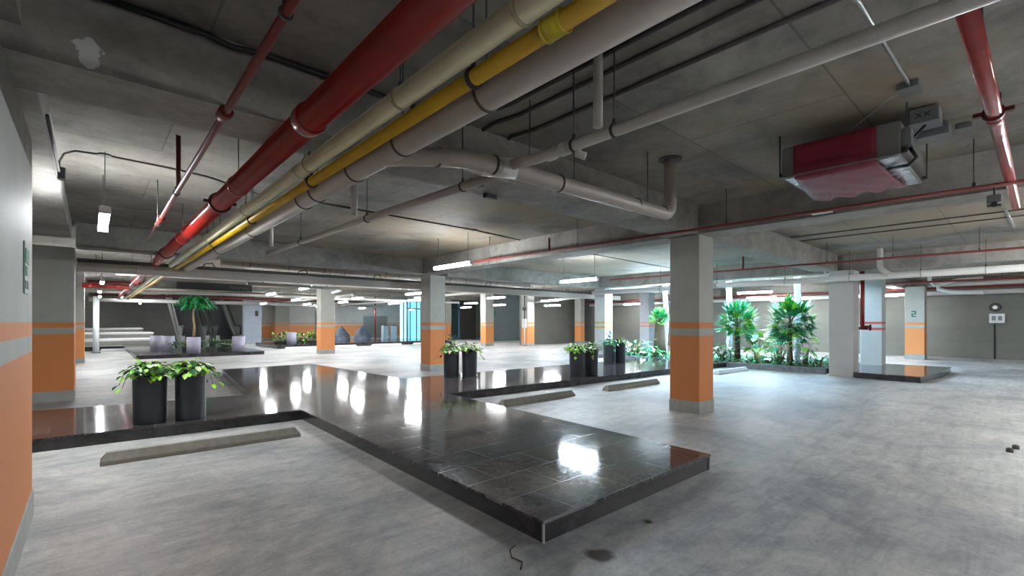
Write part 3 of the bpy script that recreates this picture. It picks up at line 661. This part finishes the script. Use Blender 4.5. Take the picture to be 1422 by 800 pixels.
MB().box(.02,.14,-.48,-.42,.06,.2,b=.005).build('terminal_box',M['boxgrey'],t)
MB().tube([(.1,-.46,.06),(.12,-.5,-.02),(.2,-.44,-.05),(.32,-.3,-.02)],.014,8).build('cable',M['black'],t)
t=thing('control_box','grey control box with two dark cross marks on its lid, beside the fan unit','box',(4.98,.56,2.97))
MB().box(-.11,.11,-.09,.09,-.04,.08,b=.008).build('casing',M['boxgrey'],t)
xm=MB()
for y in (-.02,.03):
    for s in (-1,1): xm.tube([(-.113,y-.018,.02-s*.018),(-.113,y+.018,.02+s*.018)],.0035,5)
xm.build('cross_mark',M['black'],t)
MB().tube([(-.02,.0,-.04),(-.05,.06,-.12),(-.12,.12,-.2),(-.2,.1,-.26)],.011,8).build('cable',M['black'],t)
MB().tube([(.05,.05,.07),(.05,.05,SLAB-2.97)],.006,6).build('hanger_rod',M['steel'],t); MB().tube([(.05,-.05,.07),(.05,-.05,SLAB-2.97)],.006,6).build('hanger_rod',M['steel'],t)
t=thing('transformer_box','darker box hung just behind the grey control box','box',(5.25,.54,2.94))
MB().box(-.1,.1,-.1,.1,-.05,.06,b=.01).build('casing',M['boxgrey'],t); MB().tube([(0,0,.06),(0,0,SLAB-2.94)],.008,6).build('hanger_rod',M['steel'],t)
o=MB().box(-.07,.07,-.05,.05,-.05,0,b=.006).build('junction_box',M['boxgrey']); o.location=(5.6,.38,SLAB+.002); tag(o,'small box on the ceiling beside the red clamp','box')
# camera
t=thing('security_camera','boxy grey security camera hung at the right below the thin red pipe','camera',(6.25,.22,2.46))
MB().box(-.06,.06,-.05,.05,0,.07,b=.008).build('camera_body',M['boxgrey'],t); MB().tube([(-.03,0,-.0),(-.075,0,-.025)],.022,12).build('lens',M['black'],t); MB().box(-.06,.02,-.045,.045,-.035,-.02).build('lamp_strip',M['black'],t)
MB().tube([(-.06,-.03,-.012),(.0,-.03,-.012)],.011,10).build('white_cap',M['signwhite'],t); MB().tube([(0,0,.07),(0,0,.19)],.009,8).build('mount',M['dark'],t)
# emergency fitting by unit
o=MB().box(-.06,.06,-.1,.1,-.03,0,b=.008).build('ceiling_vent',M['pvclt']); o.location=(6.3,1.62,2.62+.03); tag(o,'small pale rectangular fitting under the beam behind the fan unit','fitting')
# small fittings on the beam (sensor pair)
for (x,y,zz,l) in ((2.62,3.4,2.602,'dark bracket under the beam left of the slim grey pipe'),(3.0,3.66,2.602,'dark bracket under the beam right of the slim grey pipe')):
    o=MB().box(-.07,.07,-.03,.03,0,.05,b=.006).build('bracket',M['black']); o.location=(x,y,zz); tag(o,l,'bracket')
# siren and electric box on right wall
t=thing('fire_bell','round grey alarm bell with a white centre on the right wall','alarm bell',(24.6,.85,1.9)); MB().tube([(0,0,0),(-.05,0,0),(-.08,0,0)],[.16,.16,.12],20).build('bell_rim',M['dark'],t); MB().tube([(-.06,0,0),(-.1,0,0)],.065,16).build('bell_centre',M['signwhite'],t)
t=thing('electric_box','white electrical box below the alarm bell on the right wall','box',(24.6,.8,1.5)); MB().box(-.14,0,-.2,.2,-.17,.17,b=.01).build('casing',M['pale'],t)
for y in (-.08,.08): MB().box(-.15,-.14,y-.05,y+.05,-.08,.08).build('cover_plate',M['boxgrey'],t)
# sign number 2 on column (faces the camera)
def seg_sign(parent,loc,h,rz,mat_):
    w=h*.6; q=h*.16; mb=MB(); e=.004
    mb.box(-w/2,w/2,-e,0,h/2-q,h/2); mb.box(-w/2,w/2,-e,0,-q/2,q/2); mb.box(-w/2,w/2,-e,0,-h/2,-h/2+q); mb.box(w/2-q,w/2,-e,0,0,h/2); mb.box(-w/2,-w/2+q,-e,0,-h/2,0)
    o=mb.build('number_mark',mat_,parent,loc); o.rotation_euler=(0,0,rz); return o
seg_sign(cN,(-.285,.02,1.66),.22,-PI/2,M['green'])
o=MB().box(-.01,.0,-.14,.14,-.14,.15,b=.0).build('sign',M['green']); o.location=(-.298,4.25,1.69); 
bpy.data.objects.remove(o)
t=thing('wall_sign','narrow green and white sign on the huge left pillar','sign',(-.31,4.24,1.68))
MB().box(0,.008,-.13,.13,-.15,.17).build('board',mat('sign_pale_green',(.18,.26,.22),.4),t)
mb=MB(); mb.box(.008,.011,-.1,.1,.04,.13); mb.box(.008,.011,-.1,.02,-.04,.02); mb.box(.008,.011,-.1,-.03,-.12,-.07); mb.build('sign_marks',M['green'],t)
mb=MB(); mb.box(.008,.011,.0,.08,-.12,-.07); mb.build('dark_mark',M['black'],t)
t=thing('exit_sign','small green sign high on the column right of centre pots','sign',(17.25,20.7,1.9)); MB().box(0,.03,-.1,.1,-.16,.16).build('board',M['green'],t)
t=thing('switch_box','white switch box with conduit on the conduit column','box',(18.12,19.0,1.3)); MB().box(-.12,0,-.15,.15,-.25,.25,b=.01).build('casing',M['pale'],t); MB().tube([(-.05,0,.25),(-.05,0,1.6)],.03,8).build('conduit_riser',M['dark'],t); MB().tube([(-.05,0,.75),(-.1,0,.9)],.11,12).build('alarm_dome',M['dark'],t); MB().tube([(-.05,0,-.25),(-.05,0,-1.2)],.03,8).build('lower_conduit',M['pale'],t)

# ------------------------------------------------------------------ plants
def leaf(mb,base,dirv,L,W,mi,droop=.35,fold=.25,segs=4,n=None):
    base=Vector(base); d=Vector(dirv).normalized(); side=d.cross(Vector((0,0,1)))
    if side.length<.05: side=Vector((1,0,0))
    side.normalize(); rows=[]
    p=base.copy(); dd=d.copy(); st=L/segs
    prof=[.12,.85,1.0,.68,.03] if segs==4 else [.2,1,.7,.03]
    for i in range(segs+1):
        up=side.cross(dd).normalized(); w=W*prof[min(i,len(prof)-1)]/2
        rows.append((p-side*w+up*w*fold, p.copy(), p+side*w+up*w*fold))
        dd=(dd+Vector((0,0,-droop/segs))).normalized(); p=p+dd*st
    vs=[v for r in rows for v in r]; fs=[]
    for i in range(segs):
        a=i*3; fs+=[(a,a+1,a+4,a+3),(a+1,a+2,a+5,a+4)]
    mb.add(vs,fs,mi,True)
def sphdir(el0,el1):
    a=random.uniform(0,2*PI); e=random.uniform(el0,el1); return Vector((math.cos(a)*math.cos(e),math.sin(a)*math.cos(e),math.sin(e)))
def pothos_foliage(n=110,R=.26,H=.2,size=.092,whitep=.25,trail=4):
    n=int(n*1.7); fo=MB(); st=MB()
    for k in range(n):
        d=sphdir(-.15,1.35); reach=R*random.uniform(.35,1.0); b=Vector((d.x*reach,d.y*reach,.01+H*random.uniform(.1,1)*(.4+.6*max(0,d.z))))
        s=size*random.uniform(.7,1.25); dr=Vector((d.x,d.y,random.uniform(-.35,.5)))
        r=random.random(); mi=3 if r<whitep else (0 if r<.6 else (1 if r<.8 else 2))
        leaf(fo,b,dr,s,s*.62,mi,droop=random.uniform(.4,1.2))
        if k%3==0: st.tube([(0,0,-.02),(b.x*.5,b.y*.5,b.z*.8),tuple(b)],.0035,5)
    for k in range(trail):
        a=random.uniform(0,2*PI); c,s_=math.cos(a),math.sin(a); pts=[(c*.12,s_*.12,.02),(c*.2,s_*.2,.08),(c*.27,s_*.27,.03),(c*.31,s_*.31,-.08-.05*random.random())]
        st.tube(pts,.003,5)
        for p in pts[1:]:
            leaf(fo,p,(c+random.uniform(-.5,.5),s_+random.uniform(-.5,.5),-.2),size,size*.6,random.choice((0,1,2)),droop=1)
    return fo,st
def potted(loc,label,seed,r=.172,h=.565,mats=('leaf','leafd','leafl','leafw'),whitep=.25,n=110,R=.26,tall=False):
    random.seed(seed)
    t=thing('potted_plant',label,'potted plant',loc,'potted plants on the walkway')
    MB().lathe([(0,.0),(r*.96,0),(r*.97,.01),(r,h-.02),(r+.002,h),(r-.012,h),(r-.014,h-.05),(0,h-.05)],(0,0,0),32).build('planter',M['pot'],t)
    MB().lathe([(r-.016,h-.05),(r*.5,h-.035),(0,h-.03)],(0,0,0),20).build('soil',M['soil'],t)
    fo,st=pothos_foliage(n,R,.2,whitep=whitep)
    if tall:
        for k in range(16):
            leaf(fo,(random.uniform(-.04,.04),random.uniform(-.04,.04),.16+.014*k),sphdir(.1,1.0),.12,.07,1,droop=.8)
        st.tube([(0,0,0),(.01,0,.35)],.006,6)
    f=fo.build('foliage',[M[m] for m in mats],t,(0,0,h-.02)); st.build('stems',M['stem'],t,(0,0,h-.02))
    return t
potted((.53,7.13,P),'leafy plant in a tall charcoal pot, left of the near left pair',1,n=120,R=.27)
potted((.93,7.08,P),'leafy plant in a tall charcoal pot, right of the near left pair',2,n=110,R=.25,r=.165)
potted((5.95,8.62,P),'cream-flecked plant in a black pot, left of the centre pair',3,whitep=.45,n=110,R=.25,tall=True)
potted((6.32,8.44,P),'cream-flecked plant in a black pot, right of the centre pair',4,whitep=.5,n=110,R=.26)
potted((8.15,6.85,P),'lime-green plant in a black pot, nearest of the right four',5,whitep=.1,mats=('leafl','leaf','leafl','leafw'),R=.24)
potted((8.62,6.83,P),'bushy plant in a black pot, second of the right four',6,whitep=.2,R=.26)
potted((11.35,8.3,P),'blue-lit plant in a black pot, third of the right four',7,whitep=.15,mats=('leafb','leafd','leaf','leafw'),tall=True,r=.18)
potted((11.85,8.3,P),'plant in a black pot, rightmost of the right four',8,whitep=.1,r=.18)

# pale cylinders by the escalator
def grey_pot(loc,label,r=.24,h=.62,group='pale planters at the rear'):
    t=thing('pale_planter',label,'planter',loc,group)
    MB().lathe([(0,0),(r,0),(r,h),(r-.02,h),(r-.03,h-.06),(0,h-.06)],(0,0,0),28).build('pot',M['potgrey'],t); MB().lathe([(r-.03,h-.05),(0,h-.03)],(0,0,0),20).build('soil',M['soil'],t); return t
gp=grey_pot((3.05,22.5,P),'pale violet-grey planter holding the small tree')
grey_pot((4.62,22.4,P),'pale violet-grey planter right of the small tree')
grey_pot((2.45,24.9,P),'pale violet-grey planter left of the small tree')
grey_pot((2.15,25.9,P),'greyer planter half hidden at the far left of the row')
grey_pot((8.0,26.6,.2),'blue-grey planter in front of the far hedge',h=.62)
# tree with drooping crown
random.seed(21)
t=thing('potted_tree','small tree with a bright green umbrella crown by the escalators','tree',(3.05,22.5,.7))
MB().tube([(0,0,0),(.03,.02,.5),(-.02,.01,1.0),(.06,.0,1.5)],[.05,.04,.035,.03],10).build('trunk',M['bark'],t)
cr=MB()
for k in range(420):
    d=sphdir(-.5,1.4); R=random.uniform(.25,.66); b=Vector((.05,0,1.42))+Vector((d.x*R,d.y*R,d.z*R*.55))
    leaf(cr,b,(d.x,d.y,d.z*.2-.3),random.uniform(.18,.3),.07,random.choice((0,0,1,2)),droop=1.2)
cr.build('crown',[M['leafe'],M['leafd'],M['leafb']],t)

# palmate bush heads in the bed
def bush(loc,label,seed,H,R,n=60,trunk=True,mats=('leafe','leafb','leafl'),tr=.1,low=-.9,squash=1.0):
    random.seed(seed); t=thing('garden_shrub',label,'shrub',loc,'shrubs in the planted bed')
    if trunk: MB().tube([(0,0,-.02),(.02,.03,H*.45),(0,0,H)],[tr,tr*.85,tr*.6],10).build('trunk',M['trunk'],t)
    fo=MB(); st=MB()
    for k in range(n):
        d=sphdir(low,1.5); R1=R*random.uniform(.35,.8); c=Vector((0,0,H))+Vector((d.x*R1,d.y*R1,d.z*R1*squash))
        if k%3==0: st.tube([(0,0,H-.05),tuple((Vector((0,0,H))+c)/2+Vector((0,0,.04))),tuple(c)],.006,5)
        ax=(d+Vector((0,0,.25))).normalized(); u=ax.cross(Vector((0,0,1))); u=u.normalized() if u.length>.05 else Vector((1,0,0)); w=ax.cross(u)
        tw=random.uniform(-.7,.7); u=(u*math.cos(tw)+w*math.sin(tw)).normalized()
        mi=random.choice((0,0,1,1,2))
        for j in range(11):
            a=-1.6+3.2*j/10; dv=(ax*math.cos(a)+u*math.sin(a))
            leaf(fo,c,dv,R*.42*(1-.25*abs(a)/1.5),R*.065,mi,droop=.25,segs=3,fold=.12)
    fo.build('foliage',[M[m] for m in mats],t); st.build('stems',M['stem'],t); return t
BX=14.28
bush((15.1,6.15,.12),'bushy feathery shrub just right of the large orange column',31,1.2,.68,n=150)
bush((14.95,4.62,.12),'large feathery shrub near the plain grey column on a thick trunk',32,1.22,.74,n=170,tr=.085)
bush((15.35,9.0,.12),'bright fern-like head left of the large orange column on a broad fibrous base',33,1.3,.46,n=100,low=-.3,tr=.24,mats=('leafl','leafe','leafb'))
def broadleaf(loc,label,seed,H,n,L,W,mats=('leafl','leaf','leafb'),spread=.35):
    random.seed(seed); t=thing('broadleaf_plant',label,'plant',loc,'broad-leaved plants in the planted bed'); fo=MB(); st=MB()
    for k in range(n):
        a=random.uniform(0,2*PI); rr=spread*random.uniform(.2,1); h=H*random.uniform(.35,1); p=(math.cos(a)*rr,math.sin(a)*rr,h)
        st.tube([(math.cos(a)*.03,math.sin(a)*.03,-.02),(p[0]*.5,p[1]*.5,h*.7),p],.007,5)
        s=random.uniform(.7,1.15); leaf(fo,p,(math.cos(a),math.sin(a),random.uniform(-.1,.5)),L*s,W*s,random.randrange(3),droop=random.uniform(.3,1),fold=.15)
    fo.build('leaves',[M[m] for m in mats],t); st.build('stalks',M['stem'],t); return t
broadleaf((14.75,5.45,.12),'lime broad-leaved plant between the two feathery shrubs',41,1.0,34,.42,.22,spread=.45)
broadleaf((14.7,4.15,.12),'lime broad-leaved plant right of the large feathery shrub',42,.85,14,.36,.18,spread=.3)
broadleaf((15.2,5.0,.12),'darker leafy clump behind the lime broad leaves',43,.65,44,.30,.13,mats=('leaf','leafe','leafb'),spread=.5)
broadleaf((14.8,6.5,.12),'low leafy clump at the foot of the first feathery shrub',44,.6,44,.30,.13,mats=('leafb','leafe','leaf'),spread=.45)
broadleaf((14.85,9.7,.12),'silvery blue-green plant behind the right-hand pots',45,.6,50,.42,.12,mats=('leafb','leafb','leafw'),spread=.4)
broadleaf((14.75,8.9,.12),'silvery striped plant before the fern-like head',46,.4,24,.3,.1,mats=('leafb','leafw','leafe'),spread=.3)
broadleaf((14.7,3.85,.12),'small plant beside the plain grey column',47,.35,16,.16,.07,mats=('leafb','leafe','leaf'),spread=.25)
# pale trunks rising to the slab
for (x,y,l,s) in ((15.9,6.75,'pale ringed trunk rising behind the first feathery shrub',1),(15.95,4.72,'pale ringed trunk rising behind the large feathery shrub',2),(16.1,9.2,'pale trunk rising behind the fern-like head',3)):
    random.seed(s); t=thing('palm_trunk',l,'trunk',(x,y,.1)); pts=[];rs=[]
    for i in range(31):
        h=i*(SLAB-.1)/30; pts.append((.02*math.sin(i*.3+s),.02*math.cos(i*.25),h)); rs.append(.085+(.012 if i%3==0 else 0))
    MB().tube(pts,rs,12).build('stem',M['trunkpale'],t)
# bed: curb, soil, ground cover
t=thing('planting_bed','raised planting bed edged with blue-grey stone, right of the large column','planting bed',(14.15,3.55,0))
cb=MB(); cb.box(0,.12,0,2.55,0,.16,b=.008); cb.box(0,.12,5.25,7.3,0,.16,b=.008); cb.box(.12,3.0,7.18,7.3,0,.16,b=.008); cb.box(2.9,3.0,0,7.18,0,.16); cb.build('stone_curb',M['curb'],t)
MB().box(.1,2.95,.05,7.25,0,.12).build('soil',M['soil'],t)
random.seed(52); gc=MB()
for k in range(2600):
    x=random.uniform(14.3,16.9); y=random.uniform(3.7,10.7); b=(x,y,.12+random.uniform(0,.16)*random.random()); mi=random.randrange(3)
    leaf(gc,b,sphdir(.1,1.3),random.uniform(.08,.18),.05,mi,droop=.8,segs=3)
o=gc.build('ground_cover',[M['leaf'],M['leafd'],M['leafb']]); tag(o,'low mixed ground cover in the planted bed','ground cover',kind='stuff')
# far hedge
random.seed(61); hd=MB(); t=thing('low_hedge','dark low hedge left of the third orange column','hedge',(8.6,27.6,.2))
for k in range(420):
    b=(random.uniform(-1.2,1.6),random.uniform(-.4,.4),random.uniform(.05,.55)); leaf(hd,b,sphdir(-.1,1.3),random.uniform(.16,.3),.1,random.choice((0,0,1,2)),droop=.8,segs=3)
hd.build('foliage',[M['leafd'],M['leaf'],M['leafl']],t); MB().box(-1.1,1.5,-.3,.3,-.005,.12).build('soil',M['soil'],t)
random.seed(62); hd=MB(); t=thing('low_shrub','small green shrubs between the escalator pots','shrub',(3.6,24.2,.14))
for k in range(260):
    b=(random.uniform(-1.1,1.2),random.uniform(-.4,.4),random.uniform(.02,.4)); leaf(hd,b,sphdir(-.1,1.3),random.uniform(.12,.22),.07,random.choice((0,0,1)),droop=.8,segs=3)
hd.build('foliage',[M['leafd'],M['leaf']],t)
# tarpaulin heap (two peaks)
random.seed(71)
for (x,l,ph) in ((12.7,'blue-grey covered heap directly right of the third orange column',0),(14.15,'blue-grey covered heap, the right one of two',1)):
    t=MB(); vs=[];fs=[]; n=18; m=7
    for i in range(m+1):
        h=1.1*i/m
        for k in range(n):
            a=2*PI*k/n; r=(.62*(1-(i/m)**1.7)+.05)*(1+.12*math.sin(5*a+ph+i)+.06*random.random()); vs.append((r*math.cos(a)*.9,r*math.sin(a)*.6,h))
    for i in range(m):
        for k in range(n): k2=(k+1)%n; fs.append((i*n+k,i*n+k2,(i+1)*n+k2,(i+1)*n+k))
    fs.append(tuple(range(m*n,(m+1)*n))); t.add(vs,fs,0,True)
    o=t.build('covered_heap',M['tarp']); o.location=(x,31.5,0); tag(o,l,'tarpaulin','tarpaulin heaps')
# bins by red standpipe
for (x,y,l) in ((16.75,33.2,'tall pale blue bin beside the rear red standpipe'),(17.3,32.9,'dark bin right of the pale blue bin')):
    t=thing('litter_bin',l,'bin',(x,y,0)); MB().box(-.2,.2,-.2,.2,0,1.1,b=.02).build('bin_body',M['paleblue' if 'pale' in l.split('beside')[0] else 'dark'],t); MB().box(-.21,.21,-.21,.21,1.1,1.16,b=.02).build('lid',M['dark'],t)
# white post far left
t=thing('white_post','slim white post beside the far left column','post',(.15,27.6,0)); MB().tube([(0,0,0),(0,0,2.5)],.11,14).build('post_shaft',M['whitepost'],t); MB().box(-.16,.16,-.16,.16,0,.03).build('base_plate',M['steel'],t)

# glass lobby
t=thing('glass_lobby','glowing pale blue glass lobby behind the second orange column','glass lobby',(17.0,30.2,0))
for i,(x0,x1) in enumerate(((0,1.15),(1.15,2.3),(2.3,3.45),(3.45,4.6))):
    w=MB().box(x0+.05,x1-.05,-.01,.01,.1,2.3).build('glass_pane',M['glass'],t); w2=MB().box(x0+.05,x1-.05,-.01,.01,2.4,2.9).build('upper_pane',M['glass'],t)
fr=MB()
for x in (0,1.15,2.3,3.45,4.6): fr.box(x-.05,x+.05,-.05,.05,0,3.0)
fr.box(0,4.6,-.05,.05,0,.1); fr.box(0,4.6,-.05,.05,2.3,2.4); fr.box(0,4.6,-.05,.05,2.9,3.0); fr.build('frame',M['frame'],t)
MB().box(.1,4.5,1.2,1.25,.0,3.0).build('daylight_panel',M['glow'],t)  # glowing panel added in place of daylight behind the glass
bb=MB()
for k in range(8): bb.box(.3+k*.55,.36+k*.55,1.1,1.18,0,3.0)
bb.build('inner_mullions',M['frame'],t)
MB().box(4.65,6.2,-.05,.05,0,3.3).build('dark_return',M['dark'],t)

# ------------------------------------------------------------------ escalators
def escalator(x,label,w=1.55):
    t=thing('escalator',label,'escalator',(x,36.2,.14),'escalators')
    Y0=1.2; ang=math.radians(30); run=7.2
    st=MB(); n=30
    for k in range(n):
        y=Y0+k*.36; h=.2078*(k+1); st.box(-w/2+.24,w/2-.24,y,y+.37,h-.21,h)
        for j in range(7): st.box(-w/2+.27+j*.15,-w/2+.33+j*.15,y-.008,y,h-.2,h-.01)
    st.build('steps',M['escstep'],t)
    MB().box(-w/2+.24,w/2-.24,-.3,Y0,-.0,.03).build('comb_plate',M['galv'],t)
    for s in (-1,1):
        xx=s*(w/2-.12); prof=[(-.35,0),(-.35,.35),(Y0-.1,.35),(Y0+run,.35+run*math.tan(ang)),(Y0+run,-.7+run*math.tan(ang)),(Y0,-.0)]
        mb=MB(); vs=[(xx-.11,a,b) for a,b in prof]+[(xx+.11,a,b) for a,b in prof]; m=len(prof)
        mb.add(vs,[tuple(range(m)),tuple(range(2*m-1,m-1,-1))]+[(i,i+m,(i+1)%m+m,(i+1)%m) for i in range(m)]); mb.build('skirt_panel',M['esc'],t)
        b2=[(-.3,.35),(-.45,.6),(-.3,.92),(Y0,.98),(Y0+run,.98+run*math.tan(ang)),(Y0+run,.35+run*math.tan(ang)),(Y0-.1,.35)]
        mb=MB(); vs=[(xx-.02,a,b) for a,b in b2]+[(xx+.02,a,b) for a,b in b2]; m=len(b2)
        mb.add(vs,[tuple(range(m)),tuple(range(2*m-1,m-1,-1))]+[(i,i+m,(i+1)%m+m,(i+1)%m) for i in range(m)]); mb.build('balustrade',M['esc'],t)
        MB().tube([(xx,-.2,.38),(xx,-.42,.45),(xx,-.5,.62),(xx,-.44,.84),(xx,-.25,.96),(xx,Y0,1.0),(xx,Y0+run,1.0+run*math.tan(ang))],.055,10).build('handrail',M['rubber'],t)
    return t
escalator(4.95,'left escalator behind the small tree'); escalator(6.85,'right escalator beside the pale blue pillar')
t=thing('fascia_sign','long black fascia panel with faint grey script above the escalators','sign',(3.05,27.5,2.97))
MB().box(0,3.25,0,.15,0,.34).build('panel',M['black'],t)
mb=MB()
for x0,sg in ((2.2,1),(2.45,-1),(2.66,1),(2.85,-1)):
    mb.tube([(x0,-.006,.12),(x0+.06,-.006,.24+.03*sg),(x0+.12,-.006,.17),(x0+.17,-.006,.1),(x0+.24,-.006,.16)],.014,6)
mb.build('worn_lettering',M['boxgrey'],t)
# leaning board left of escalator
# fallen leaf, floor anchors
lf=MB(); leaf(lf,(0,0,.004),(1,.3,.15),.07,.045,0,droop=.3); leaf(lf,(.01,.02,.004),(.3,-1,.2),.05,.03,0,droop=.3)
o=lf.build('fallen_leaf',M['leafd']); o.location=(2.77,1.72,0); tag(o,'small dark green leaf fallen on the floor near the walkway corner','leaf')
o=MB().tube([(0,0,.003),(.06,.05,.004),(.05,.13,.003),(.1,.2,.003),(.16,.22,.004)],.004,6).build('dry_twig',M['trunk']); o.location=(1.74,1.86,0); tag(o,'curved dry twig on the floor left of the oil stain','twig')
for (x,y,l) in ((7.1,.14,'dark floor anchor bolt at the right, the left one'),(7.32,.1,'dark floor anchor bolt at the right photo edge')):
    o=MB().tube([(0,0,0),(0,0,.03),(0,0,.045)],[.03,.03,.018],10).build('floor_anchor',M['dark']); o.location=(x,y,0); tag(o,l,'bolt','floor anchor bolts')

# ------------------------------------------------------------------ added cool floodlights, unseen in the planted bed, to lift its blue light
def flood(x,y,label,e):
    t=thing('added_floodlight',label,'floodlight',(x,y,.12),'added floodlights in the planted bed')
    MB().box(-.09,.09,-.06,.06,.06,.16,b=.01).build('lamp_body',M['black'],t); MB().tube([(0,0,-.01),(0,0,.07)],.012,8).build('spike',M['black'],t)
    MB().box(-.08,.08,-.05,.05,.161,.164).build('lens',emit_mat('added_flood_lens',(.5,.82,1),e),t)
flood(15.0,7.2,'added floodlight between the walkway and the first feathery shrub',350)
flood(14.6,5.1,'added floodlight in front of the large feathery shrub',350)
flood(14.7,9.3,'added floodlight among the silvery plants',300)

# ------------------------------------------------------------------ world, camera
w=bpy.data.worlds.new('sky'); bpy.context.scene.world=w; w.use_nodes=True
w.node_tree.nodes['Background'].inputs[0].default_value=(.50,.76,1,1); w.node_tree.nodes['Background'].inputs[1].default_value=15
al=bpy.data.lights.new('light_well_portal','AREA'); al.shape='RECTANGLE'; al.size=WX1-WX0; al.size_y=WY1-WY0; al.cycles.is_portal=True; ao=bpy.data.objects.new('light_well_portal',al); col.objects.link(ao); ao.location=((WX0+WX1)/2,(WY0+WY1)/2,SLAB+.3)
cam=bpy.data.cameras.new('camera'); co=bpy.data.objects.new('camera',cam); col.objects.link(co)
co.location=(0,0,EYE); co.rotation_euler=(PI/2,0,-.7335); cam.sensor_width=36; cam.lens=648/1422*36; cam.shift_y=(447.8-400)/1422; cam.clip_start=.05; cam.clip_end=200
sc=bpy.context.scene; sc.camera=co
sc.view_settings.view_transform='Standard'; sc.view_settings.look='None'; sc.view_settings.gamma=1; sc.view_settings.exposure=1.15; sc.view_settings.use_curve_mapping=False
